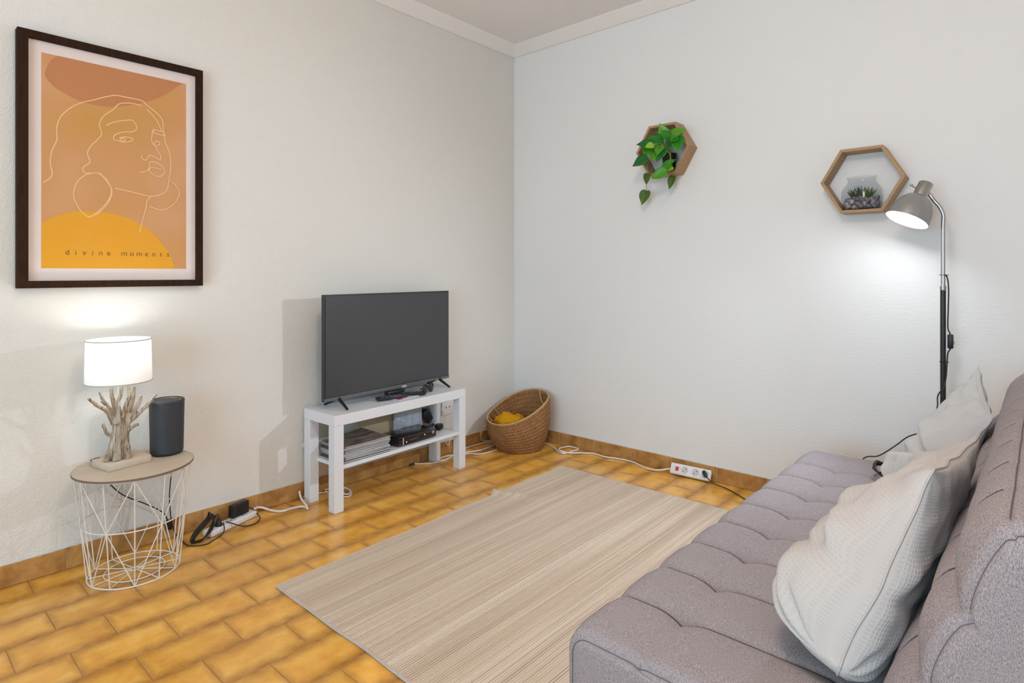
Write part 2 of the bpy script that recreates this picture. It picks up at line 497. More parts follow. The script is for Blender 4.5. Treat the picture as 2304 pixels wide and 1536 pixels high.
# ------------------------------------------------------------------ geometry helpers
class G:
    """vertex / face collector with optional uvs"""
    def __init__(self):
        self.v, self.f, self.uv = [], [], {}

    def add(self, verts, faces):
        o = len(self.v)
        self.v += [Vector(p) for p in verts]
        self.f += [tuple(i + o for i in f) for f in faces]
        return o

    def box(self, c, s, rot=None, top=None):
        hx, hy, hz = s[0] / 2, s[1] / 2, s[2] / 2
        pts = [Vector((x, y, z)) for z in (-hz, hz) for x, y in ((-hx, -hy), (hx, -hy), (hx, hy), (-hx, hy))]
        if rot is not None:
            pts = [rot @ p for p in pts]
        self.add([p + Vector(c) for p in pts],
                 [(3, 2, 1, 0), (4, 5, 6, 7), (0, 1, 5, 4), (1, 2, 6, 5), (2, 3, 7, 6), (3, 0, 4, 7)])
        return self

    def bbox(self, c, s, b=0.004, seg=2, rot=None):
        bm = bmesh.new()
        bmesh.ops.create_cube(bm, size=1.0)
        for v in bm.verts:
            v.co = Vector((v.co.x * s[0], v.co.y * s[1], v.co.z * s[2]))
        b = min(b, min(s) * 0.49)
        bmesh.ops.bevel(bm, geom=list(bm.edges), offset=b, segments=seg, affect='EDGES', profile=0.5)
        self.frombm(bm, c, rot)
        return self

    def frombm(self, bm, c=(0, 0, 0), rot=None):
        bm.verts.ensure_lookup_table()
        bm.verts.index_update()
        pts = [(rot @ v.co if rot is not None else v.co.copy()) + Vector(c) for v in bm.verts]
        self.add(pts, [tuple(v.index for v in f.verts) for f in bm.faces])
        bm.free()

    def tube(self, path, r, seg=8, caps=True, closed=False):
        path = [Vector(p) for p in path]
        n = len(path)
        rs = r if isinstance(r, (list, tuple)) else [r] * n
        T = []
        for i in range(n):
            if closed:
                t = path[(i + 1) % n] - path[(i - 1) % n]
            else:
                t = path[min(i + 1, n - 1)] - path[max(i - 1, 0)]
            T.append(t.normalized() if t.length > 1e-9 else Vector((0, 0, 1)))
        up = Vector((0, 0, 1)) if abs(T[0].z) < 0.9 else Vector((1, 0, 0))
        u = T[0].cross(up).normalized()
        rings = []
        for i in range(n):
            u = (u - T[i] * u.dot(T[i]))
            if u.length < 1e-6:
                u = T[i].orthogonal()
            u.normalize()
            w = T[i].cross(u)
            o = len(self.v)
            for k in range(seg):
                a = 2 * PI * k / seg
                self.v.append(path[i] + (u * math.cos(a) + w * math.sin(a)) * rs[i])
            rings.append(o)
        m = n if closed else n - 1
        for i in range(m):
            a, b = rings[i], rings[(i + 1) % n]
            for k in range(seg):
                k2 = (k + 1) % seg
                self.f.append((a + k, a + k2, b + k2, b + k))
        if caps and not closed:
            self.f.append(tuple(rings[0] + k for k in reversed(range(seg))))
            self.f.append(tuple(rings[-1] + k for k in range(seg)))
        return self

    def lathe(self, prof, seg=32, c=(0, 0, 0), axis=None, capb=True, capt=True, sx=1.0, sy=1.0):
        c = Vector(c)
        R = Matrix.Identity(3)
        if axis is not None:
            R = Vector((0, 0, 1)).rotation_difference(Vector(axis).normalized()).to_matrix()
        rings = []
        for r, z in prof:
            o = len(self.v)
            for k in range(seg):
                a = 2 * PI * k / seg
                self.v.append(c + R @ Vector((r * sx * math.cos(a), r * sy * math.sin(a), z)))
            rings.append(o)
        for i in range(len(prof) - 1):
            a, b = rings[i], rings[i + 1]
            for k in range(seg):
                k2 = (k + 1) % seg
                self.f.append((a + k, a + k2, b + k2, b + k))
        if capb:
            self.f.append(tuple(rings[0] + k for k in reversed(range(seg))))
        if capt:
            self.f.append(tuple(rings[-1] + k for k in range(seg)))
        return self

    def prism(self, poly, a, b, fn):
        """poly: 2-D outline; fn(p, q, t) -> 3-D, t in {a, b}"""
        n = len(poly)
        self.add([fn(p[0], p[1], a) for p in poly] + [fn(p[0], p[1], b) for p in poly],
                 [tuple(range(n)), tuple(range(2 * n - 1, n - 1, -1))] +
                 [(i, i + n, (i + 1) % n + n, (i + 1) % n) for i in range(n)])
        return self

    def ball(self, c, s, sub=2, jitter=0.0, seed=0):
        bm = bmesh.new()
        bmesh.ops.create_icosphere(bm, subdivisions=sub, radius=1.0)
        for v in bm.verts:
            k = 1.0
            if jitter:
                k += jitter * noise.noise(v.co * 1.6 + Vector((seed * 3.1, 0, 0)))
            v.co = Vector((v.co.x * s[0] * k, v.co.y * s[1] * k, v.co.z * s[2] * k))
        self.frombm(bm, c)
        return self

    def mesh(self, name, smooth=True, recalc=True):
        me = bpy.data.meshes.new(name)
        me.from_pydata([tuple(p) for p in self.v], [], self.f)
        if recalc:
            bm = bmesh.new()
            bm.from_mesh(me)
            bmesh.ops.recalc_face_normals(bm, faces=bm.faces)
            bm.to_mesh(me)
            bm.free()
        me.update()
        if smooth:
            me.polygons.foreach_set('use_smooth', [True] * len(me.polygons))
        return me


def smooth_path(pts, n=6, closed=False):
    pts = [Vector(p) for p in pts]
    out = []
    N = len(pts)
    m = N if closed else N - 1
    for i in range(m):
        if closed:
            p0, p1, p2, p3 = pts[i - 1], pts[i], pts[(i + 1) % N], pts[(i + 2) % N]
        else:
            p0, p1, p2, p3 = pts[max(i - 1, 0)], pts[i], pts[i + 1], pts[min(i + 2, N - 1)]
        for k in range(n):
            t = k / n
            out.append(0.5 * ((2 * p1) + (p2 - p0) * t + (2 * p0 - 5 * p1 + 4 * p2 - p3) * t * t +
                              (-p0 + 3 * p1 - 3 * p2 + p3) * t * t * t))
    if not closed:
        out.append(pts[-1])
    return out


def split_sharp(o, angle=40):
    me = o.data
    try:
        me.set_sharp_from_angle(angle=math.radians(angle))
    except Exception:
        pass


def obj(name, g, mat, parent=None, world=True, smooth=True, sharp=40, recalc=True):
    """link a G (or mesh) as ONE mesh object; vertices given in world space unless world=False"""
    if isinstance(g, G):
        if parent is not None and world:
            off = root_loc(parent)
            g.v = [p - off for p in g.v]
        me = g.mesh(name, smooth, recalc)
    else:
        me = g
    if mat is not None:
        me.materials.clear()
        me.materials.append(mat)
    o = bpy.data.objects.new(name, me)
    COL.objects.link(o)
    if parent is not None:
        o.parent = parent
    if smooth and isinstance(g, G):
        split_sharp(o, sharp)
    return o


def root_loc(o):
    v = Vector(o.location)
    while o.parent is not None:
        o = o.parent
        v += o.location
    return v


def tag(o, label, cat, group=None):
    o['label'] = label
    o['category'] = cat
    if group:
        o['group'] = group
    return o


def thing(name, label, cat, loc=(0, 0, 0), group=None, rotz=0.0):
    o = bpy.data.objects.new(name, None)
    COL.objects.link(o)
    o.empty_display_size = 0.05
    o.location = loc
    o.rotation_euler = (0, 0, rotz)
    return tag(o, label, cat, group)


def struct(name, g, mat, smooth=False):
    o = obj(name, g, mat, smooth=smooth)
    o['kind'] = 'structure'
    return o


def clone(src, parent=None, loc=None):
    c = src.copy()
    COL.objects.link(c)
    if parent is not None:
        c.parent = parent
    if loc is not None:
        c.location = loc
    return c


def sm(a, b, x):
    t = max(0.0, min(1.0, (x - a) / (b - a)))
    return t * t * (3 - 2 * t)


# ------------------------------------------------------------------ room shell
def build_room():
    T = 0.12
    g = G(); g.box(((RX) / 2, T / 2, RZ / 2), (-RX + 2 * T, T, RZ + 0.1)); struct('wall_left', g, M['wall_l'])
    g = G(); g.box((T / 2, RY / 2, RZ / 2), (T, -RY, RZ + 0.1)); struct('wall_right', g, M['wall_r'])
    g = G(); g.box((RX / 2, RY - T / 2, RZ / 2), (-RX + 2 * T, T, RZ + 0.1)); struct('wall_back', g, M['wall_r'])
    # wall behind the camera with its window opening
    y0, y1, z0, z1 = -3.45, -1.25, 0.25, 1.95
    g = G()
    g.box((RX - T / 2, (RY + y0) / 2, RZ / 2), (T, y0 - RY, RZ + 0.1))
    g.box((RX - T / 2, y1 / 2, RZ / 2), (T, -y1, RZ + 0.1))
    g.box((RX - T / 2, (y0 + y1) / 2, z0 / 2 - 0.025), (T, y1 - y0, z0 + 0.05))
    g.box((RX - T / 2, (y0 + y1) / 2, (z1 + RZ + 0.05) / 2), (T, y1 - y0, RZ + 0.05 - z1))
    struct('wall_front', g, M['wall_r'])
    g = G()
    for y in (y0 + 0.03, (y0 + y1) / 2, y1 - 0.03):
        g.bbox((RX - 0.03, y, (z0 + z1) / 2), (0.05, 0.06, z1 - z0), 0.005)
    for z in (z0 + 0.03, z1 - 0.03):
        g.bbox((RX - 0.03, (y0 + y1) / 2, z), (0.05, y1 - y0, 0.06), 0.005)
    struct('window_1', g, M['white_foil'])
    g = G(); g.box((RX / 2, RY / 2, RZ + 0.05), (-RX + 2 * T, -RY + 2 * T, 0.1)); struct('ceiling', g, M['ceiling'])
    # sloping cove mouldings between wall and ceiling
    c, zb = 0.085, 2.62

    def cove(name, poly, f, a, b):
        g = G(); g.prism(poly, a, b, f)
        struct(name, g, M['ceiling'])
    prof = [(0.0, zb), (0.012, zb), (c, RZ - 0.004), (c, RZ + 0.01), (-0.01, RZ + 0.01)]
    # mitred at the room corner
    def mitred(name, fn, length):
        g = G()
        n = len(prof)
        g.add([fn(d, z, d) for d, z in prof] + [fn(d, z, length) for d, z in prof],
              [tuple(range(n)), tuple(range(2 * n - 1, n - 1, -1))] +
              [(i, i + n, (i + 1) % n + n, (i + 1) % n) for i in range(n)])
        struct(name, g, M['ceiling'])
    mitred('trim_1', lambda d, z, s: (-s, -d, z), -RX)
    mitred('trim_2', lambda d, z, s: (-d, -s, z), -RY)


def build_floor():
    g = G(); g.box((RX / 2, RY / 2, -0.0515), (-RX + 0.24, -RY + 0.24, 0.1))
    fl = struct('floor', g, M['grout'])
    L, Wd, gap = 0.2468, 0.1623, 0.0022

    def tile_geo(lx, wy, ):
        g = G()
        hx, hy = lx / 2, wy / 2
        b = 0.0022
        g.add([(-hx, -hy, -0.008), (hx, -hy, -0.008), (hx, hy, -0.008), (-hx, hy, -0.008),
               (-hx, -hy, -0.0016), (hx, -hy, -0.0016), (hx, hy, -0.0016), (-hx, hy, -0.0016),
               (-hx + b, -hy + b, 0), (hx - b, -hy + b, 0), (hx - b, hy - b, 0), (-hx + b, hy - b, 0)],
              [(3, 2, 1, 0), (0, 1, 5, 4), (1, 2, 6, 5), (2, 3, 7, 6), (3, 0, 4, 7),
               (4, 5, 9, 8), (5, 6, 10, 9), (6, 7, 11, 10), (7, 4, 8, 11), (8, 9, 10, 11)])
        return g
    full = tile_geo(L - gap, Wd - gap).mesh('floor_tile', False)
    full.materials.append(M['tile'])
    rest = G()
    rows = []
    y = -0.136
    rows.append((0.0, -0.136, 0))
    k = 1
    while y > RY:
        rows.append((y, max(y - Wd, RY), k))
        y -= Wd
        k += 1
    cam2 = Vector((-3.118, -2.767))
    for ya, yb, k in rows:
        x0 = -2.5535 + (0.5 * L if k % 2 == 0 else 0.0)
        i0 = math.floor((RX - x0) / L) - 1
        i1 = math.ceil((0 - x0) / L) + 1
        for i in range(i0, i1):
            xa, xb = max(x0 + i * L, RX), min(x0 + (i + 1) * L, -0.0)
            if xb - xa < 0.02:
                continue
            cx, cy = (xa + xb) / 2, (ya + yb) / 2
            near = xa > -3.3 and yb > -2.1
            if near:
                if abs(xb - xa - L) < 1e-4 and abs(ya - yb - Wd) < 1e-4:
                    me = full
                else:
                    me = tile_geo(xb - xa - gap, ya - yb - gap).mesh('floor_tile', False)
                    me.materials.append(M['tile'])
                o = bpy.data.objects.new('floor_tile', me)
                COL.objects.link(o)
                o.parent = fl
                o.location = (cx, cy, random.uniform(-0.0003, 0.0003))
            else:
                t = tile_geo(xb - xa - gap, ya - yb - gap)
                rest.add([p + Vector((cx, cy, 0)) for p in t.v], t.f)
    o = obj('floor_tile_field', rest, M['tile'], fl, smooth=False)
    o['kind'] = 'stuff'
    # skirting: a row of tiles with pale joints on both visible walls
    H, th = 0.079, 0.010

    def skirting(name, along, start, step, end):
        g = G()
        if along == 'x':
            g.box(((RX) / 2, -th * 0.35, H / 2 - 0.001), (-RX, th * 0.7, H - 0.002))
        else:
            g.box((-th * 0.35, RY / 2, H / 2 - 0.001), (th * 0.7, -RY, H - 0.002))
        base = struct(name, g, M['grout_pale'])
        joints = []
        s = start
        while s < 0:
            joints.append(s)
            s += step
        s = start - step
        while s > end:
            joints.insert(0, s)
            s -= step
        joints = [end] + joints + [0.0]
        for a, b in zip(joints[:-1], joints[1:]):
            if b - a < 0.012:
                continue
            g = G()
            hh = H + random.uniform(-0.0015, 0.0015)
            if along == 'x':
                g.bbox(((a + b) / 2, -th / 2 - 0.001, hh / 2), (b - a - 0.004, th, hh), 0.002, 1)
            else:
                g.bbox((-th / 2 - 0.001, (a + b) / 2, hh / 2), (th, b - a - 0.005, hh), 0.002, 1)
            if b < -3.3:
                pass
            loc = Vector(((a + b) / 2, 0, 0)) if along == 'x' else Vector((0, (a + b) / 2, 0))
            g.v = [p - loc for p in g.v]
            me = g.mesh('skirting_tile', False)
            me.materials.append(M['skirt'])
            o = bpy.data.objects.new('skirting_tile', me)
            COL.objects.link(o)
            o.parent = base
            o.location = loc
        # uneven caulk line on top
        g = G()
        path, rad = [], []
        n = 260
        for i in range(n + 1):
            s = end + (0 - 0.004 - end) * i / n
            w = noise.noise(Vector((s * 14, 3.3 if along == 'x' else 9.1, 0)))
            zz = H + 0.001 + 0.0016 * w
            path.append((s, -0.004, zz) if along == 'x' else (-0.004, s, zz))
            rad.append(0.0042 + 0.0026 * w)
        if along == 'y':
            g.tube(path, rad, 6)
            obj('caulk_bead', g, M['caulk'], base)
        else:
            g.tube(path, [0.0025] * len(path), 6)
            obj('caulk_bead', g, M['caulk'], base)
    skirting('baseboard_left', 'x', -2.562, 0.2457, RX)
    skirting('baseboard_right', 'y', -0.667, 0.2635, RY)


build_room()
build_floor()


# ------------------------------------------------------------------ sofa
XL, XR = -2.10, -0.41
LINES = [-1.913 + 0.1835 * k for k in range(8)]


def groove(x, w=0.010):
    d = min(abs(x - q) for q in LINES)
    return math.exp(-(d / w) ** 1.3)


def cell(x):
    xs = [XL] + LINES + [XR]
    for a, b in zip(xs[:-1], xs[1:]):
        if a <= x <= b:
            t = 2 * (x - a) / (b - a) - 1
            return 1 - abs(t) ** 3.2
    return 0.0


def x_stations():
    xs = set()
    edges = [XL] + LINES + [XR]
    for a, b in zip(edges[:-1], edges[1:]):
        for k in range(19):
            t = k / 18
            t = t - math.sin(2 * PI * t) / (2 * PI) * 0.75
            xs.add(round(a + (b - a) * t, 5))
    for d in (0.004, 0.010, 0.018, 0.028):
        xs.add(XL + d); xs.add(XR - d)
    return sorted(xs)


def build_sofa():
    root = thing('sofa', 'grey tufted fabric sofa bed with quilted seat and backrest', 'sofa', (-1.255, -2.45, 0))
    xs = x_stations()
    # --- seat: profile in (y, z) with outward normal
    prof = []
    yf, yb, zt, zb, r = -2.012, -2.86, 0.378, 0.09, 0.055
    for k in range(5):
        prof.append((yf, zb + (zt - r - zb) * k / 5, 1, 0))
    for k in range(9):
        a = PI / 2 * k / 8
        prof.append((yf - r + r * math.cos(a), zt - r + r * math.sin(a), math.cos(a), math.sin(a)))
    N = 44
    for k in range(1, N):
        prof.append((yf - r + (yb + r - yf + r) * k / N, zt, 0, 1))
    for k in range(6):
        a = PI / 2 + PI / 2 * k / 5
        prof.append((yb + r + r * math.cos(a), zt - r + r * math.sin(a), math.cos(a), math.sin(a)))
    prof.append((yb, zb, -1, 0))
    TY = (-2.187, -2.52)

    def seat_pt(x, p):
        y, z, ny, nz = p
        e = min(x - XL, XR - x)
        rr = 0.016
        inset = 0.0 if e >= rr else rr - math.sqrt(max(0, rr * rr - (rr - e) ** 2))
        d = -inset
        front = sm(zb, zt - 0.02, z)
        # dips on the tuft rows, crowned cells between
        ydist = min(abs(y - t) for t in TY)
        crown = 0.5 + 0.5 * min(1.0, ydist / 0.07) if z > zt - 0.02 else 0.55
        d += 0.007 * cell(x) * front * crown
        d -= 0.006 * groove(x, 0.006) * front
        if nz > 0.7:
            tx = min(abs(x - q) for q in LINES)
            d -= 0.015 * math.exp(-((tx / 0.035) ** 2 + (ydist / 0.03) ** 2))
            d -= 0.006 * math.exp(-(ydist / 0.006) ** 1.5)
        return Vector((x, y + ny * d, z + nz * d))
    g = G()
    n = len(prof)
    for x in xs:
        for p in prof:
            g.v.append(seat_pt(x, p))
    for i in range(len(xs) - 1):
        for j in range(n - 1):
            a = i * n + j
            g.f.append((a, a + 1, a + n + 1, a + n))
    g.f.append(tuple((i * n + n - 1) if False else i * n for i in range(len(xs))) + tuple(i * n + n - 1 for i in reversed(range(len(xs)))))
    seat = obj('seat', g, M['sofa'], root, sharp=70)

    def panel(name, pts, x, s, parent):
        g = G()
        m = len(pts)
        cy = sum(p.y for p in pts) / m
        cz = sum(p.z for p in pts) / m
        rings = []
        for t, bul in ((1.0, 0.0), (0.97, 0.006), (0.85, 0.011), (0.5, 0.014)):
            o = len(g.v)
            for p in pts:
                g.v.append(Vector((x + s * bul, cy + (p.y - cy) * t, cz + (p.z - cz) * t)))
            rings.append(o)
        for a, b in zip(rings[:-1], rings[1:]):
            for k in range(m):
                k2 = (k + 1) % m
                g.f.append((a + k, a + k2, b + k2, b + k))
        c = len(g.v)
        g.v.append(Vector((x + s * 0.015, cy, cz)))
        for k in range(m):
            g.f.append((rings[-1] + k, rings[-1] + (k + 1) % m, c))
        return obj(name, g, M['sofa'], parent)

    def rim(pts, parent, name='seam'):
        g = G()
        g.tube(pts, 0.0010, 6)
        obj(name, g, M['seam_light'], parent)
    for x, s in ((XL, -1), (XR, 1)):
        pts = [seat_pt(x, p) for p in prof]
        pa = panel('seat_end_panel', pts, x, s, root)
        rim([p + Vector((s * 0.001, 0, 0)) for p in pts[:-1]], pa)
    # --- stitched seams in the grooves of the seat
    for q in LINES:
        pts = [seat_pt(q, p) + Vector((0, p[2], p[3])) * 0.0016 for p in prof[6:56]]
        g = G(); g.tube(pts, 0.0016, 5)
        obj('seam', g, M['seam'], seat)
    for ty in TY:
        jj = min(range(len(prof)), key=lambda k: abs(prof[k][0] - ty) + (0 if prof[k][3] > 0.9 else 9))
        pts = [seat_pt(x, (ty, zt, 0, 1)) + Vector((0, 0, 0.0006)) for x in xs]
        g = G(); g.tube(pts, 0.0010, 5)
        obj('seam', g, M['seam_light'], seat)
    # --- backrest
    B = Vector((0, -2.575, 0.38)) + Vector((0, 0.348, -0.937)) * 0.02
    t = Vector((0, -0.348, 0.937))
    nrm = Vector((0, 0.937, 0.348))
    Lb, th = 0.460, 0.17
    S1, S2 = 0.185, 0.312
    rb = 0.022
    bp = []          # (along, out, n_along, n_out)
    for k in range(31):
        bp.append((rb + (Lb - 2 * rb) * k / 30, 0, 0, 1))
    for k in range(1, 6):
        a = PI / 2 * k / 5
        bp.append((Lb - rb + rb * math.sin(a), -rb + rb * math.cos(a), math.sin(a), math.cos(a)))
    for k in range(1, 9):
        bp.append((Lb, -rb - (th - 2 * rb) * k / 8, 1, 0))
    for k in range(1, 5):
        a = PI / 2 * k / 4
        bp.append((Lb - rb + rb * math.cos(a), -th + rb - rb * math.sin(a), math.cos(a), -math.sin(a)))
    bp.append((0, -th, 0, -1))

    def back_pt(x, p):
        s, o, na, no = p
        e = min(x - XL, XR - x)
        rr = 0.018
        inset = 0.0 if e >= rr else rr - math.sqrt(max(0, rr * rr - (rr - e) ** 2))
        d = -inset * 0.8
        if no > 0.5:
            lim = [0.0, S1, S2, Lb - 0.004]
            for a, b in zip(lim[:-1], lim[1:]):
                if a <= s <= b:
                    q = 2 * (s - a) / (b - a) - 1
                    d += 0.026 * (1 - abs(q) ** 2.2) * (0.35 + 0.65 * sm(0, 0.09, e))
            d += 0.003 * cell(x)
            up = sm(0.0, 0.05, s)
            d -= 0.004 * groove(x, 0.006) * up
            for q in (S1, S2):
                d -= 0.008 * math.exp(-(abs(s - q) / 0.006) ** 1.4)
        elif na > 0.5:
            q = 2 * (-o) / th - 1
            d += 0.018 * (1 - abs(q) ** 2.0) + 0.006 * cell(x)
        base = B + t * (s + na * d) + nrm * (o + no * d)
        return Vector((x, base.y, base.z))
    g = G()
    n = len(bp)
    for x in xs:
        for p in bp:
            g.v.append(back_pt(x, p))
    for i in range(len(xs) - 1):
        for j in range(n - 1):
            a = i * n + j
            g.f.append((a, a + 1, a + n + 1, a + n))
    g.f.append(tuple(i * n for i in range(len(xs))) + tuple(i * n + n - 1 for i in reversed(range(len(xs)))))
    back = obj('backrest', g, M['sofa'], root, sharp=70)
    for x, s in ((XL, -1), (XR, 1)):
        pts = [back_pt(x, p) for p in bp]
        pa = panel('backrest_end_panel', pts, x, s, root)
        rim([p + Vector((s * 0.001, 0, 0)) for p in pts[0:44]], pa)
    for q in LINES:
        pts = [back_pt(q, p) + (nrm * p[3] + t * p[2]) * 0.0024 for p in bp[2:32]]
        g = G(); g.tube(pts, 0.0014, 5)  # proud dark line that paints the shade of the pleat crease
        obj('seam', g, M['seam'], back)
    for off in (0, 2):
        pts = [back_pt(x, bp[33 + off]) + nrm * 0.001 for x in xs if XL + 0.02 < x < XR - 0.02]
        for _ in range(40):
            pts = [pts[0]] + [(pts[i - 1] + pts[i] * 2 + pts[i + 1]) / 4 for i in range(1, len(pts) - 1)] + [pts[-1]]
        g = G(); g.tube([p + nrm * 0.0025 + t * 0.002 for p in pts], 0.0010, 5)
        obj('seam', g, M['seam_light'], back)
    for lx in (XL + 0.12, XR - 0.12):
        for ly in (-2.12, -2.76):
            g = G(); g.lathe([(0.018, 0.009), (0.024, 0.10)], 14, (lx, ly, 0))
            obj('leg', g, M['wood_leg'], root)


build_sofa()


# ------------------------------------------------------------------ rug
def build_rug():
    x0, x1, y0, y1 = -2.095, -0.365, -2.0, -0.695
    nx, ny = 120, 90
    g = G()

    def pt(u, v, top):
        x = x0 + (x1 - x0) * u
        y = y0 + (y1 - y0) * v
        # slightly wavy hand-woven edges; the long sides are not quite straight
        y += (v - 0.5) * 2 * 0.010 * noise.noise(Vector((x * 3.1, 7, 0)))
        y += 0.048 * (u - 0.5) * v - 0.012 * v
        x += (u - 0.5) * 2 * 0.010 * noise.noise(Vector((y * 4.3, 2, 0)))
        z = 0.0015 + (0.0075 + 0.002 * noise.noise(Vector((x * 5, y * 5, 0)))) * top
        # fold running in from the edge beside the bench
        rx = x - (-0.945 - 0.42 * (y + 0.66))
        a = math.exp(-(rx / 0.022) ** 2) * sm(-1.02, -0.70, y)
        z += 0.018 * a * top + 0.008 * a * (1 - top)
        if top and a > 0.2:
            y += 0.012 * a * sm(-0.75, -0.68, y)
        return Vector((x, y, max(0.0012, z)))
    for top in (1, 0):
        o = len(g.v)
        for j in range(ny + 1):
            for i in range(nx + 1):
                g.v.append(pt(i / nx, j / ny, top))
        for j in range(ny):
            for i in range(nx):
                a = o + j * (nx + 1) + i
                q = (a, a + 1, a + nx + 2, a + nx + 1)
                g.f.append(q if top else q[::-1])
    off = (nx + 1) * (ny + 1)
    for i in range(nx):
        g.f.append((i, i + off, i + 1 + off, i + 1))
        a = ny * (nx + 1) + i
        g.f.append((a, a + 1, a + 1 + off, a + off))
    for j in range(ny):
        a = j * (nx + 1)
        g.f.append((a, a + nx + 1, a + nx + 1 + off, a + off))
        a += nx
        g.f.append((a, a + off, a + nx + 1 + off, a + nx + 1))
    root = thing('rug', 'flat woven beige rug with fine brown stripes on the tiles', 'rug', (-1.23, -1.35, 0))
    obj('woven_field', g, M['rug'], root)
    # bound ends
    for u in (0.0, 1.0):
        g = G()
        g.tube([pt(u, v / 90, 0.5) for v in range(91)], 0.0048, 6)
        obj('end_binding', g, M['rug_edge'], root)


build_rug()


